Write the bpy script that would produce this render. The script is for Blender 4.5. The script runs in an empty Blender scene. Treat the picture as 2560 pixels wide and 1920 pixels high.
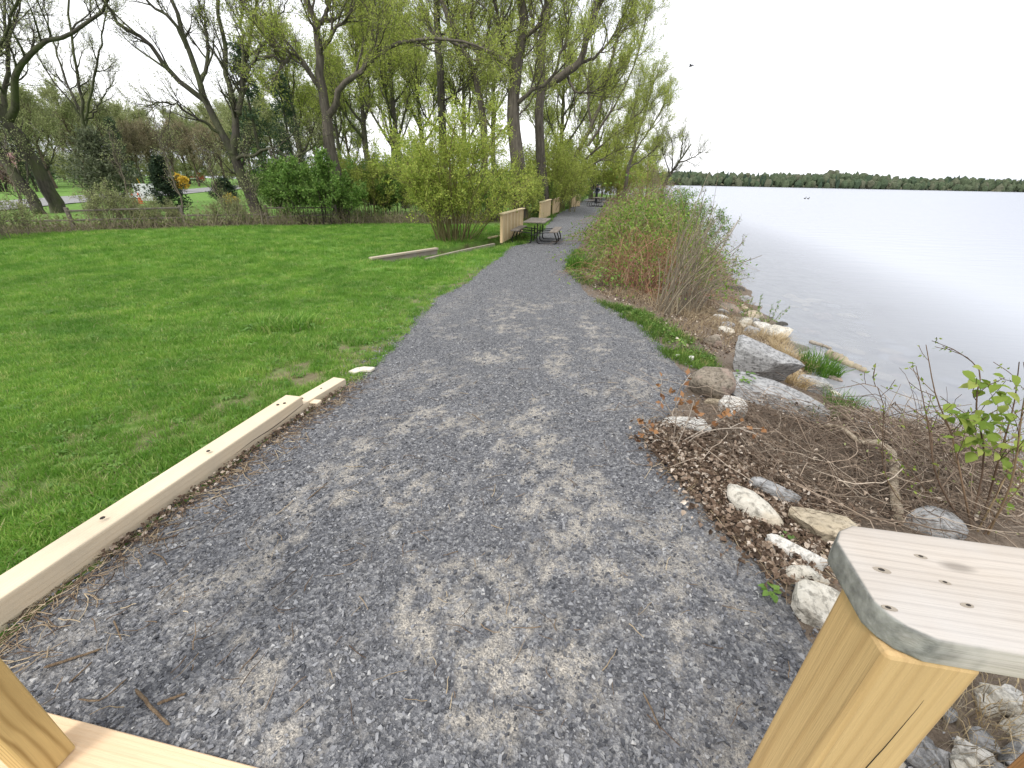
import bpy, bmesh, math
import numpy as np
from mathutils import Vector, Matrix
rng = np.random.default_rng(11)
scene = bpy.context.scene
COL = scene.collection
rad = math.radians

# ------------------------------------------------------------------ camera
PW, PH, PF = 2560., 1920., 1046.
PITCH, ROLL, CAMZ = rad(26.0), rad(1.15), 2.0
_f = np.array([0, math.cos(PITCH), -math.sin(PITCH)]); _r = np.array([1., 0, 0]); _u = np.cross(_r, _f)
CR = math.cos(ROLL)*_r + math.sin(ROLL)*_u
CU = -math.sin(ROLL)*_r + math.cos(ROLL)*_u
CF = _f
cam_d = bpy.data.cameras.new('camera'); cam = bpy.data.objects.new('camera', cam_d); COL.objects.link(cam)
cam_d.sensor_width = 36; cam_d.lens = 36*PF/PW; cam_d.clip_start = 0.02; cam_d.clip_end = 6000
m = Matrix.Identity(4)
for i in range(3):
    m[i][0], m[i][1], m[i][2] = CR[i], CU[i], -CF[i]
m[2][3] = CAMZ
cam.matrix_world = m
scene.camera = cam

# ------------------------------------------------------------------ world, sun, exposure
SUN_EL, SUN_AZ = rad(52), rad(215)      # azimuth clockwise from +Y: behind the camera, to its left
w = bpy.data.worlds.new('World'); scene.world = w; w.use_nodes = True
nt = w.node_tree; nt.nodes.clear()
def wn(t): return nt.nodes.new(t)
out = wn('ShaderNodeOutputWorld'); bg = wn('ShaderNodeBackground'); sky = wn('ShaderNodeTexSky')
sky.sky_type = 'NISHITA'; sky.sun_disc = False; sky.sun_elevation = SUN_EL; sky.sun_rotation = SUN_AZ
sky.air_density = 1.0; sky.dust_density = 3.0
tc = wn('ShaderNodeTexCoord'); mp = wn('ShaderNodeMapping'); mp.inputs['Scale'].default_value = (1.0, 1.0, 5.0)
no = wn('ShaderNodeTexNoise'); no.inputs['Scale'].default_value = 1.7; no.inputs['Detail'].default_value = 5; no.inputs['Roughness'].default_value = .5
cr = wn('ShaderNodeValToRGB')
cr.color_ramp.elements[0].position = .38; cr.color_ramp.elements[0].color = (.64, .67, .735, 1)
cr.color_ramp.elements[1].position = .60; cr.color_ramp.elements[1].color = (1.0, 1.0, 1.0, 1)
mul = wn('ShaderNodeVectorMath'); mul.operation = 'SCALE'; mul.inputs['Scale'].default_value = 9.4
mix = wn('ShaderNodeMix'); mix.data_type = 'RGBA'; mix.inputs['Factor'].default_value = .93
L = nt.links.new
L(tc.outputs['Generated'], mp.inputs['Vector']); L(mp.outputs[0], no.inputs['Vector']); L(no.outputs['Fac'], cr.inputs[0])
L(cr.outputs[0], mul.inputs[0]); L(sky.outputs[0], mix.inputs['A']); L(mul.outputs[0], mix.inputs['B'])
L(mix.outputs['Result'], bg.inputs['Color']); bg.inputs['Strength'].default_value = .1; L(bg.outputs[0], out.inputs[0])
sd = bpy.data.lights.new('sun', 'SUN'); sd.energy = 1.5; sd.angle = rad(14); sd.color = (1, .96, .9)
so = bpy.data.objects.new('sun', sd); COL.objects.link(so)
sdir = Vector((math.sin(SUN_AZ)*math.cos(SUN_EL), math.cos(SUN_AZ)*math.cos(SUN_EL), math.sin(SUN_EL)))
so.rotation_euler = sdir.to_track_quat('Z', 'Y').to_euler(); so.location = sdir*40
vs = scene.view_settings; vs.view_transform = 'Standard'; vs.look = 'None'; vs.exposure = 0.85; vs.gamma = 1; vs.use_curve_mapping = False
scene.cycles.use_denoising = True
scene.cycles.max_bounces = 6; scene.cycles.transparent_max_bounces = 8
scene.cycles.diffuse_bounces = 3; scene.cycles.glossy_bounces = 2; scene.cycles.transmission_bounces = 3
scene.cycles.caustics_reflective = False; scene.cycles.caustics_refractive = False

# ------------------------------------------------------------------ pixel -> direction helpers
O3 = np.array([0, 0, CAMZ])
def ray(x, y): return CR*((x-PW/2)/PF) - CU*((y-PH/2)/PF) + CF
def atz(x, y, z):
    d = ray(x, y); return O3 + d*((z-CAMZ)/d[2])
def aty(x, y, Y):
    d = ray(x, y); return O3 + d*(Y/d[1])

# ------------------------------------------------------------------ noise
_tab = np.random.default_rng(5).random((256, 256))
def vnoise(x, y):
    x = np.asarray(x, float); y = np.asarray(y, float)
    xi = np.floor(x).astype(int); yi = np.floor(y).astype(int); fx = x-xi; fy = y-yi
    fx = fx*fx*(3-2*fx); fy = fy*fy*(3-2*fy)
    g = lambda a, b: _tab[a % 256, b % 256]
    return (g(xi, yi)*(1-fx)+g(xi+1, yi)*fx)*(1-fy) + (g(xi, yi+1)*(1-fx)+g(xi+1, yi+1)*fx)*fy
def fbm(x, y, o=4, s=1.):
    v = 0; a = .5; x = np.asarray(x)*s; y = np.asarray(y)*s
    for _ in range(o):
        v = v + a*vnoise(x, y); a *= .5; x = x*2.03+11.3; y = y*2.03+7.7
    return v/(1-.5**o)
def sst(a, b, x):
    t = np.clip((np.asarray(x, float)-a)/(b-a), 0, 1); return t*t*(3-2*t)

# ------------------------------------------------------------------ terrain
WL = -0.5
def ramp(y): return 0.4*(1-sst(.6, 8.5, y))
def rampick(px, py):
    z = 0.
    for _ in range(40):
        p = atz(px, py, z); z = float(ramp(p[1]))
    return atz(px, py, z)
_Rpx = [(1500, 532), (1489, 553), (1466, 576), (1456, 603), (1424, 636), (1414, 660), (1408, 676), (1443, 704), (1466, 739), (1504, 760),
        (1570, 790), (1614, 823), (1668, 890), (1712, 950), (1700, 1000), (1640, 1060), (1622, 1110), (1650, 1150), (1695, 1215), (1757, 1280), (1800, 1332), (1866, 1390), (1935, 1450), (1985, 1520), (2010, 1600)]
_Lpx = [(1427, 519), (1396, 533), (1376, 552), (1345, 585), (1322, 608), (1272, 617), (1253, 639), (1204, 668), (1150, 717), (1085, 745), (1040, 790), (985, 850), (930, 905), (868, 960), (760, 1034), (400, 1290), (50, 1546)]
_Rp = np.array([rampick(*p)[:2] for p in _Rpx]); _Lp = np.array([rampick(*p)[:2] for p in _Lpx])
_Rp = _Rp[np.argsort(_Rp[:, 1])]; _Lp = _Lp[np.argsort(_Lp[:, 1])]
_Ry = np.concatenate([[-6, .8], _Rp[:, 1], [50, 60, 90]]); _Rx = np.concatenate([[1.25, 1.25], _Rp[:, 0], [9.6, 12.2, 20]])
_Ly = np.concatenate([[-6, .6], _Lp[:, 1], [50, 60, 90]]); _Lx = np.concatenate([[-1.75, -1.95], _Lp[:, 0], [7.0, 9.4, 17]])
def Redge(y): return np.interp(y, _Ry, _Rx)
def Ledge(y): return np.interp(y, _Ly, _Lx)
_Sy = [-6, 2, 3.4, 4.1, 5., 7, 8.7, 12.3, 22, 35, 50, 75, 100, 130, 200, 420, 600, 900, 2500]
_Sx = [6.0, 5.8, 5.2, 4.6, 4.3, 4.75, 5.3, 6.6, 9.3, 12.2, 15.5, 20, 14, 0, -60, -400, -500, -500, -500]
def Shore(y): return np.interp(y, _Sy, _Sx)
_dA, _dB = atz(930, 655, 0)[:2], atz(1245, 606, 0)[:2]       # drainage ditch axis
def ditch(x, y):
    d = _dB-_dA; t = np.clip(((x-_dA[0])*d[0]+(y-_dA[1])*d[1])/(d@d), 0, 1)
    q = np.hypot(x-_dA[0]-t*d[0], y-_dA[1]-t*d[1])
    return .6*sst(0, .3, t)*(1-sst(.22+.2*t, .42+.3*t, q))
def T(x, y):
    x = np.asarray(x, float); y = np.asarray(y, float)
    r = Redge(y)+.12; s = Shore(y); top = ramp(y)
    u = np.clip((x-r)/np.maximum(s-r, .5), 0, 1)
    z = top + (WL-top)*(u**1.25)
    z = np.where(x > s, WL-np.minimum(.11*(x-s)+.004*(x-s)**2, 3.0), z)
    bump = (fbm(x, y, 3, 1.4)-.5)*.16*np.clip(u*5, 0, 1)*(x < s+3)
    z = z + bump
    z = z - ditch(x, y)
    lawn = sst(0, 1.2, Ledge(y)-x)
    z = z + lawn*(fbm(x, y, 3, .5)-.5)*.07
    # far shore rises out of the lake
    far = sst(628, 652, y+.03*x)
    z = np.where(y > 500, np.maximum(z, -3.5+far*7), z)
    return z
def pick(px, py, dz=0.):
    d = ray(px, py); t = np.geomspace(.4, 600, 900)
    p = O3[None]+d[None]*t[:, None]
    below = p[:, 2] < T(p[:, 0], p[:, 1])+dz
    i = int(np.argmax(below)) if below.any() else len(t)-1
    lo, hi = t[max(i-1, 0)], t[i]
    for _ in range(25):
        mid = .5*(lo+hi); q = O3+d*mid
        if q[2] < float(T(q[0], q[1]))+dz: hi = mid
        else: lo = mid
    return O3+d*hi
def onz(x, y): return np.array([x, y, float(T(x, y))])

# ------------------------------------------------------------------ mesh / object helpers
def mkmesh(name, V, faces, mats=(), fm=None, smooth=False, attrs=None):
    """faces: list of int arrays (n,k); fm: list of material indices per array; attrs: {name: per-vertex floats}"""
    me = bpy.data.meshes.new(name)
    V = np.ascontiguousarray(V, dtype=np.float32); me.vertices.add(len(V)); me.vertices.foreach_set('co', V.ravel())
    faces = [np.asarray(f, dtype=np.int32) for f in faces if len(f)]
    nl = sum(f.size for f in faces); npoly = sum(len(f) for f in faces)
    me.loops.add(nl); me.polygons.add(npoly)
    if nl:
        me.loops.foreach_set('vertex_index', np.concatenate([f.ravel() for f in faces]))
        tot = np.concatenate([np.full(len(f), f.shape[1], np.int32) for f in faces])
        me.polygons.foreach_set('loop_start', np.concatenate([[0], np.cumsum(tot)[:-1]]).astype(np.int32))
        if fm is not None:
            me.polygons.foreach_set('material_index', np.concatenate([np.full(len(f), k, np.int32) for f, k in zip(faces, fm)]))
        sm = smooth if isinstance(smooth, (list, tuple)) else [smooth]*len(faces)
        me.polygons.foreach_set('use_smooth', np.concatenate([np.full(len(f), bool(s)) for f, s in zip(faces, sm)]))
    for mt in mats: me.materials.append(mt)
    for k, a in (attrs or {}).items():
        at = me.attributes.new(k, 'FLOAT', 'POINT'); at.data.foreach_set('value', np.asarray(a, np.float32))
    me.update(calc_edges=True)
    return me
def link(name, me, parent=None, loc=None):
    o = bpy.data.objects.new(name, me); COL.objects.link(o)
    if parent is not None: o.parent = parent
    if loc is not None: o.location = [float(c) for c in loc]
    return o
def tag(o, label=None, cat=None, group=None, kind=None):
    if label: o['label'] = label
    if cat: o['category'] = cat
    if group: o['group'] = group
    if kind: o['kind'] = kind
    return o
def thing(name, label, cat, loc=(0, 0, 0), rz=0., group=None):
    o = bpy.data.objects.new(name, None); COL.objects.link(o); o.empty_display_size = .1
    o.location = [float(c) for c in loc]; o.rotation_euler = (0, 0, rz)
    return tag(o, label, cat, group)
def copy_tree(src, loc, rz=0., sc=1., label=None, group=None):
    r = src.copy(); COL.objects.link(r); r.location = [float(c) for c in loc]; r.rotation_euler = (0, 0, rz)
    r.scale = (sc,)*3 if np.isscalar(sc) else sc
    if label: r['label'] = label
    if group: r['group'] = group
    for ch in list(src.children):
        c = ch.copy(); COL.objects.link(c); c.parent = r
        for g in list(ch.children):
            d = g.copy(); COL.objects.link(d); d.parent = c
    return r
def bm_obj(name, bm, mats, parent=None, loc=None, smooth=False):
    me = bpy.data.meshes.new(name); bm.to_mesh(me); bm.free()
    for mt in (mats if isinstance(mats, (list, tuple)) else [mats]): me.materials.append(mt)
    if smooth:
        for p in me.polygons: p.use_smooth = True
    return link(name, me, parent, loc)
def box_bm(sx, sy, sz, bev=.003, c=(0, 0, 0), seg=1):
    bm = bmesh.new(); bmesh.ops.create_cube(bm, size=1)
    bmesh.ops.scale(bm, verts=bm.verts, vec=(sx, sy, sz))
    if bev: bmesh.ops.bevel(bm, geom=bm.edges[:], offset=bev, segments=seg, affect='EDGES', profile=.5)
    bmesh.ops.translate(bm, verts=bm.verts, vec=c); return bm
def nrm(v): return v/np.maximum(np.linalg.norm(v, axis=-1, keepdims=True), 1e-9)
def tubes(P, Rr, sides=3, cap=False):
    """P (M,n,3), Rr (M,n) -> verts, quads"""
    M, n, _ = P.shape
    t = np.empty_like(P); t[:, 1:-1] = P[:, 2:]-P[:, :-2]; t[:, 0] = P[:, 1]-P[:, 0]; t[:, -1] = P[:, -1]-P[:, -2]
    t = nrm(t); mean = nrm(P[:, -1]-P[:, 0]+1e-6)
    ref = np.where(np.abs(mean[:, 2:3]) < .7, np.array([[0, 0, 1.]]), np.array([[1., .2, 0]]))
    u = nrm(np.cross(t, ref[:, None, :])); v = np.cross(t, u)
    a = np.arange(sides)*2*math.pi/sides
    V = P[:, :, None, :] + Rr[:, :, None, None]*(np.cos(a)[None, None, :, None]*u[:, :, None, :]+np.sin(a)[None, None, :, None]*v[:, :, None, :])
    base = (np.arange(M)[:, None, None]*n + np.arange(n-1)[None, :, None])*sides
    k = np.arange(sides)[None, None, :]; k2 = (k+1) % sides
    q = np.stack([base+k, base+k2, base+sides+k2, base+sides+k], -1).reshape(-1, 4)
    return V.reshape(-1, 3), q
class MB:
    def __init__(s): s.V = []; s.F = []; s.fm = []; s.sm = []; s.A = []; s.n = 0
    def add(s, V, F, mi=0, smooth=True, rnd=None):
        V = np.asarray(V, float); s.V.append(V); s.F.append(np.asarray(F)+s.n); s.fm.append(mi); s.sm.append(smooth)
        s.A.append(np.zeros(len(V)) if rnd is None else rnd); s.n += len(V); return s
    def tube(s, P, Rr, sides=3, mi=0):
        P = np.asarray(P, float); Rr = np.asarray(Rr, float)
        if P.ndim == 2: P = P[None]; Rr = Rr[None]
        V, q = tubes(P, Rr, sides); return s.add(V, q, mi, True, np.repeat(rng.random(len(P)), P.shape[1]*sides))
    def ribbon(s, P, Rr, mi=0):
        M, n, _ = P.shape; d = nrm(P[:, -1]-P[:, 0]); sd_ = nrm(np.cross(d, rng.normal(size=(M, 3))))
        V = np.stack([P-sd_[:, None]*Rr[..., None], P+sd_[:, None]*Rr[..., None]], 2).reshape(-1, 3); b = (np.arange(M)[:, None]*n+np.arange(n-1)[None])*2
        return s.add(V, np.stack([b, b+1, b+3, b+2], -1).reshape(-1, 4), mi, False, np.repeat(rng.random(M), n*2))
    def mesh(s, name, mats, off=None):
        V = np.concatenate(s.V); V = V if off is None else V-np.asarray(off)
        return mkmesh(name, V, s.F, mats, s.fm, s.sm, {'rnd': np.concatenate(s.A)})
def leafquads(pos, d, ln, wd, fold=0.):
    """diamond leaves: pos (N,3), direction d (N,3)"""
    N = len(pos); d = nrm(d); s = nrm(np.cross(d, rng.normal(size=(N, 3)))); ln = np.asarray(ln).reshape(-1, 1)*np.ones((N, 1)); wd = np.asarray(wd).reshape(-1, 1)*np.ones((N, 1))
    V = np.stack([pos, pos+d*ln*.45+s*wd*.5, pos+d*ln, pos+d*ln*.45-s*wd*.5], 1).reshape(-1, 3)
    F = np.arange(N*4).reshape(-1, 4)
    return V, F, np.repeat(rng.random(N), 4)
def smoothline(pts, n):
    """Catmull-Rom resample of (k,c) points to n"""
    p = np.asarray(pts, float)
    if len(p) == 2: return p[0]+(p[1]-p[0])*np.linspace(0, 1, n)[:, None]
    q = np.vstack([2*p[0]-p[1], p, 2*p[-1]-p[-2]]); k = len(p)-1
    t = np.linspace(0, k-1e-6, n); i = t.astype(int); f = (t-i)[:, None]
    a, b, c, d = q[i], q[i+1], q[i+2], q[i+3]
    return .5*(2*b+(c-a)*f+(2*a-5*b+4*c-d)*f**2+(3*b-a-3*c+d)*f**3)

# ------------------------------------------------------------------ materials
class NG:
    def __init__(s, name):
        s.m = bpy.data.materials.new(name); s.m.use_nodes = True; s.t = s.m.node_tree; s.N = s.t.nodes
        s.b = s.N['Principled BSDF']; s.o = s.N['Material Output']; s.b.inputs['Roughness'].default_value = .8
        s.b.inputs['Specular IOR Level'].default_value = .3
    def n(s, t, **kw):
        x = s.N.new(t)
        for k, v in kw.items(): setattr(x, k, v)
        return x
    def l(s, a, b): s.t.links.new(a, b)
    def coord(s, which='Object', scale=(1, 1, 1), rot=(0, 0, 0)):
        c = s.n('ShaderNodeTexCoord'); mp = s.n('ShaderNodeMapping'); mp.inputs['Scale'].default_value = scale; mp.inputs['Rotation'].default_value = rot
        s.l(c.outputs[which], mp.inputs['Vector']); return mp.outputs[0]
    def noise(s, vec, sc, det=4, rough=.55, dist=0.):
        x = s.n('ShaderNodeTexNoise'); x.inputs['Scale'].default_value = sc; x.inputs['Detail'].default_value = det
        x.inputs['Roughness'].default_value = rough; x.inputs['Distortion'].default_value = dist
        if vec is not None: s.l(vec, x.inputs['Vector'])
        return x.outputs['Fac']
    def ramp(s, fac, stops):
        x = s.n('ShaderNodeValToRGB'); e = x.color_ramp.elements
        while len(e) < len(stops): e.new(.5)
        for k, (p, c) in enumerate(stops): e[k].position = p; e[k].color = (*c, 1) if len(c) == 3 else c
        s.l(fac, x.inputs[0]); return x.outputs[0]
    def mix(s, fac, a, b, mode='MIX'):
        x = s.n('ShaderNodeMix', data_type='RGBA', blend_type=mode)
        for v, k in ((fac, 'Factor'), (a, 'A'), (b, 'B')):
            if isinstance(v, (int, float)): x.inputs[k].default_value = v
            elif isinstance(v, tuple): x.inputs[k].default_value = (*v, 1)
            else: s.l(v, x.inputs[k])
        return x.outputs['Result']
    def math(s, op, a, b=0.):
        x = s.n('ShaderNodeMath', operation=op)
        for i, v in enumerate((a, b)):
            if isinstance(v, (int, float)): x.inputs[i].default_value = v
            else: s.l(v, x.inputs[i])
        return x.outputs[0]
    def attr(s, name): x = s.n('ShaderNodeAttribute'); x.attribute_name = name; return x.outputs['Fac']
    def orand(s): return s.n('ShaderNodeObjectInfo').outputs['Random']
    def bump(s, h, st=.5, dist=.02):
        x = s.n('ShaderNodeBump'); x.inputs['Strength'].default_value = st; x.inputs['Distance'].default_value = dist
        s.l(h, x.inputs['Height']); s.l(x.outputs[0], s.b.inputs['Normal'])
    def col(s, c, rough=None):
        if isinstance(c, tuple): s.b.inputs['Base Color'].default_value = (*c, 1)
        else: s.l(c, s.b.inputs['Base Color'])
        if rough is not None: s.b.inputs['Roughness'].default_value = rough
        return s
def leafmat(name, stops, trans=.4, src='rnd', rough=.6):
    g = NG(name); f = g.attr('rnd') if src == 'rnd' else g.orand()
    c = g.ramp(f, stops); g.col(c, rough)
    tr = g.n('ShaderNodeBsdfTranslucent'); g.l(c, tr.inputs[0]); mx = g.n('ShaderNodeMixShader'); mx.inputs[0].default_value = trans
    g.l(g.b.outputs[0], mx.inputs[1]); g.l(tr.outputs[0], mx.inputs[2]); g.l(mx.outputs[0], g.o.inputs[0]); return g.m
def barkmat(name, a, b, sc=9., green=None):
    g = NG(name); v = g.coord('Object', (1, 1, .22)); n = g.noise(v, sc, 6, .65)
    c = g.ramp(n, [(.3, a), (.7, b)])
    if green: c = g.mix(g.ramp(g.noise(g.coord('Object'), 1.1, 3), [(.42, (0, 0, 0)), (.62, (.75, .75, .75))]), c, green)
    g.col(c, .9); g.bump(n, .9, .05); return g.m
def plainmat(name, c, rough=.6, var=.12, sc=14., bump=0.):
    g = NG(name); n = g.noise(g.coord(), sc, 4)
    g.col(g.ramp(n, [(.25, tuple(k*(1-var) for k in c)), (.75, tuple(min(k*(1+var), 1) for k in c))]), rough)
    if bump: g.bump(n, bump, .01)
    return g.m
def woodmat(name, light, dark, axis=0, knots=.5, grey=None, greyamt=.0, ring=22., off=0., swirl=3.2, con=.85, stretch=.09):
    """sawn softwood: rings stretched along the board's own axis, streaks, a few knots, cracks"""
    g = NG(name)
    sc = [1., 1., 1.]; sc[axis] = stretch
    c = g.n('ShaderNodeTexCoord'); mp = g.n('ShaderNodeMapping'); mp.inputs['Scale'].default_value = sc; mp.inputs['Location'].default_value = (off, off*.7, off*1.3)
    g.l(c.outputs['Object'], mp.inputs['Vector']); v = mp.outputs[0]
    # knots bend the grain
    ksc = [1., 1., 1.]; ksc[axis] = .42
    mk = g.n('ShaderNodeMapping'); mk.inputs['Scale'].default_value = ksc; mk.inputs['Location'].default_value = (off*3, off, off*2); g.l(c.outputs['Object'], mk.inputs['Vector'])
    vo = g.n('ShaderNodeTexVoronoi'); vo.inputs['Scale'].default_value = 7.; g.l(mk.outputs[0], vo.inputs['Vector'])
    kn = g.ramp(vo.outputs['Distance'], [(.0, (1, 1, 1)), (.16, (.25, .25, .25)), (.42, (0, 0, 0))])
    warp = g.noise(v, swirl, 3, .5)
    h = g.math('ADD', g.math('MULTIPLY', warp, 1.5), g.math('MULTIPLY', kn, .35*knots))
    sep = g.n('ShaderNodeSeparateXYZ'); g.l(v, sep.inputs[0])
    ax = [k for k in range(3) if k != axis]
    s1 = g.math('ADD', g.math('MULTIPLY', sep.outputs[ax[0]], 24.), g.math('MULTIPLY', sep.outputs[ax[1]], 15.))
    ph = g.math('MULTIPLY', g.math('ADD', s1, h), ring)
    wv = g.math('SINE', ph); wv = g.math('ADD', g.math('MULTIPLY', wv, .5), .5)
    wv = g.math('POWER', wv, 3.5)
    fine = g.noise(g.coord('Object', tuple(260*k if k == 1. else 260*.02 for k in sc)), 1., 3, .7)
    big = g.noise(v, 9., 2)
    amp = g.ramp(g.noise(v, 6., 3, .6), [(.3, (.15, .15, .15)), (.7, (1, 1, 1))])
    c0 = g.mix(g.math('MULTIPLY', g.math('MULTIPLY', wv, con), amp), light, dark)
    c0 = g.mix(g.ramp(fine, [(.35, (.35, .35, .35)), (.6, (0, 0, 0))]), c0, tuple(k*.78 for k in light))
    c0 = g.mix(g.ramp(big, [(.4, (0, 0, 0)), (.75, (.5, .5, .5))]), c0, tuple(k*.86 for k in dark))
    if grey: c0 = g.mix(g.ramp(g.noise(g.coord('Object', (1, 1, 1)), 5., 4), [(.5-.5*greyamt, (0, 0, 0)), (.95-.4*greyamt, (1, 1, 1))]), c0, grey)
    kd = g.ramp(vo.outputs['Distance'], [(.035, (.8*knots,)*3), (.07, (0, 0, 0))])
    c0 = g.mix(kd, c0, tuple(k*.3 for k in dark))
    g.col(c0, .75); g.bump(g.math('ADD', g.math('MULTIPLY', wv, .3), fine), .35, .004); return g.m
# ------------------------------------------------------------------ ground sheet
def graded(lo, hi, f0, f1, step, g=1.13):
    mid = list(np.arange(f0, f1, step)); a = []; s = step; x = f0
    while x > lo: s *= g; x -= s; a.append(x)
    b = []; s = step; x = mid[-1]
    while x < hi: s *= g; x += s; b.append(x)
    return np.array(a[::-1]+mid+b)
def gridfaces(nx, ny):
    i = np.arange(nx-1)[None, :]; j = np.arange(ny-1)[:, None]; a = j*nx+i
    return np.stack([a, a+1, a+nx+1, a+nx], -1).reshape(-1, 4)
xs = graded(-900, 1600, -5, 6.5, .12); ys = graded(-8, 1500, .3, 14, .12)
X, Y = np.meshgrid(xs, ys); Z = T(X, Y)
wearpx = [(330, 1105, .9, .35), (490, 1050, .8, .3), (110, 1185, 1.0, .3), (250, 1140, .7, .3), (590, 1000, .6, .35), (760, 930, .9, .4), (860, 880, .6, .35), (950, 820, .5, .3), (640, 905, .4, .25), (420, 1090, .4, .2)]
wear_c = [(rampick(a, b)[:2], c, d) for a, b, c, d in wearpx]
def wear(x, y):
    v = 0.
    for c, r1, amt in wear_c:
        q = np.hypot((x-c[0])/(.6*r1), (y-c[1])/(1.0*r1)); v = np.maximum(v, amt*1.9*(1-sst(.2, 1.0, q)))
    v = v + .95*(1-sst(.05, .8, np.abs(Ledge(y)-x)))*sst(3.3, 4.2, y)*(1-sst(9., 12, y))
    return np.clip(v*sst(.44, .62, .35*fbm(x, y, 3, 3.1)+.65*fbm(x+4, y, 3, 15.))*1.3, 0, 1)
soil = sst(-.35, -.1, X-Redge(Y))*(Y < 75)
dsoil = (ditch(X, Y) > .05)*1.
def lawn_far(x): return np.interp(x, [-60, -17.3, -12.9, -7.2, -2, 3], [-8, 14.6, 18.1, 20.7, 22.2, 23.5])
lx = sst(-.3, .5, Y-lawn_far(X))*(X < Ledge(Y)-1)      # beyond the lawn: rough ground, then the mown verge by the road
lbed = sst(-.02, .3, X-Shore(Y))*(Y < 500)
g = NG('ground_turf_and_soil')
co = g.coord('Object')
n1 = g.noise(co, 1.3, 5); n2 = g.noise(co, 22., 5, .7); n3 = g.noise(co, 130., 3, .7)
grass = g.ramp(g.math('ADD', g.math('MULTIPLY', n1, .55), g.math('MULTIPLY', n2, .45)), [(.3, (.07, .155, .022)), (.5, (.115, .225, .036)), (.7, (.18, .28, .06))])
dirt = g.ramp(g.math('ADD', g.math('MULTIPLY', n2, .6), g.math('MULTIPLY', n3, .4)), [(.3, (.060, .045, .034)), (.5, (.16, .125, .095)), (.72, (.30, .25, .20))])
bedc = g.ramp(g.noise(co, 2.6, 4, .6), [(.35, (.10, .095, .075)), (.65, (.25, .235, .19))])
c = g.mix(g.attr('wear'), grass, g.mix(.4, dirt, (.20, .19, .075)))
c = g.mix(g.attr('soil'), c, dirt); c = g.mix(g.attr('bed'), c, bedc)
rough_ = g.ramp(n2, [(.3, (.045, .05, .018)), (.7, (.12, .11, .05))])
c = g.mix(g.attr('rough'), c, rough_)
g.col(c, .95); g.bump(g.math('ADD', n2, g.math('MULTIPLY', n3, .5)), .6, .03)
M_ground = g.m
rough_m = np.clip((Y > 500)*1.+lx*(1-sst(4., 6.5, Y-lawn_far(X))) + dsoil, 0, 1)
W_ = wear(X, Y)*(1-soil)
ground = link('ground', mkmesh('ground', np.stack([X, Y, Z], -1).reshape(-1, 3), [gridfaces(len(xs), len(ys))], [M_ground], smooth=True,
              attrs={'wear': W_.ravel(), 'soil': soil.ravel(), 'bed': lbed.ravel(), 'rough': rough_m.ravel()}))
tag(ground, kind='structure')

# ------------------------------------------------------------------ gravel path
def sandmask(x, y):
    s = fbm(x*1.0+3.1, y*.7+1.7, 4, 3.6); s2 = fbm(x+9, y+2, 3, 11.)
    c = (Redge(y)+Ledge(y))/2+.15
    band = np.exp(-((x-c)/1.35)**2)*(1-sst(5.5, 9.5, y))
    s3 = fbm(x+5, y-3, 3, 24.)
    return np.clip(sst(.50, .62, s*.27+s2*.33+s3*.40)*band*(.35+.9*sst(.38, .6, s))*1.1, 0, 1)
rows = np.concatenate([np.arange(.3, 9, .05), np.arange(9, 20, .12), np.arange(20, 62, .5)]); nc = 84
edgeN = lambda y, k: (fbm(y*0+k, y, 4, 2.2)-.5)*.22*sst(3.2, 4.5, y)
le = Ledge(rows)+edgeN(rows, 3.3); re = Redge(rows)+edgeN(rows, 9.1)*.8+.06
tt = np.linspace(0, 1, nc)[None, :]
PX = le[:, None]*(1-tt)+re[:, None]*tt; PY = np.repeat(rows[:, None], nc, 1)
edge = np.minimum(tt, 1-tt)*np.ones_like(PX)
PZ = T(PX, PY)+.014+(fbm(PX, PY, 3, 2.5)-.5)*.025 - .02*(1-sst(0, .03, edge))
g = NG('crushed_stone'); co = g.coord('Object')
vo = g.n('ShaderNodeTexVoronoi'); vo.inputs['Scale'].default_value = 75.; g.l(co, vo.inputs['Vector'])
vo2 = g.n('ShaderNodeTexVoronoi'); vo2.inputs['Scale'].default_value = 170.; g.l(co, vo2.inputs['Vector'])
sepc = g.n('ShaderNodeSeparateColor'); g.l(vo.outputs['Color'], sepc.inputs[0])
stone = g.ramp(sepc.outputs[0], [(.0, (.045, .047, .054)), (.5, (.118, .121, .132)), (.85, (.22, .223, .235)), (1., (.36, .36, .36))])
sepd = g.n('ShaderNodeSeparateColor'); g.l(vo2.outputs['Color'], sepd.inputs[0])
fine = g.ramp(sepd.outputs[0], [(.1, (.06, .061, .067)), (.75, (.18, .182, .19)), (1., (.38, .37, .35))])
stone = g.mix(.35, stone, fine)
sandc = g.ramp(g.noise(co, 160., 4, .75), [(.36, (.13, .125, .12)), (.5, (.37, .34, .295)), (.64, (.62, .57, .49))])
sand = g.math('MULTIPLY', g.attr('sand'), g.ramp(g.noise(co, 42., 4, .7), [(.38, (.25, .25, .25)), (.58, (1, 1, 1))]))
col_ = g.mix(sand, stone, sandc)
far = g.ramp(g.noise(co, 5., 5, .6), [(.3, (.9, .9, .9)), (.7, (1.12, 1.12, 1.12))])
g.col(g.mix(1., col_, far, 'MULTIPLY'), .85)
g.bump(g.math('ADD', vo.outputs['Distance'], g.math('MULTIPLY', vo2.outputs['Distance'], .5)), .8, .012)
path = link('gravel_path', mkmesh('gravel_path', np.stack([PX, PY, PZ], -1).reshape(-1, 3), [gridfaces(nc, len(rows))], [g.m], smooth=True,
            attrs={'sand': sandmask(PX, PY).ravel()}))
tag(path, kind='structure')

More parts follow.
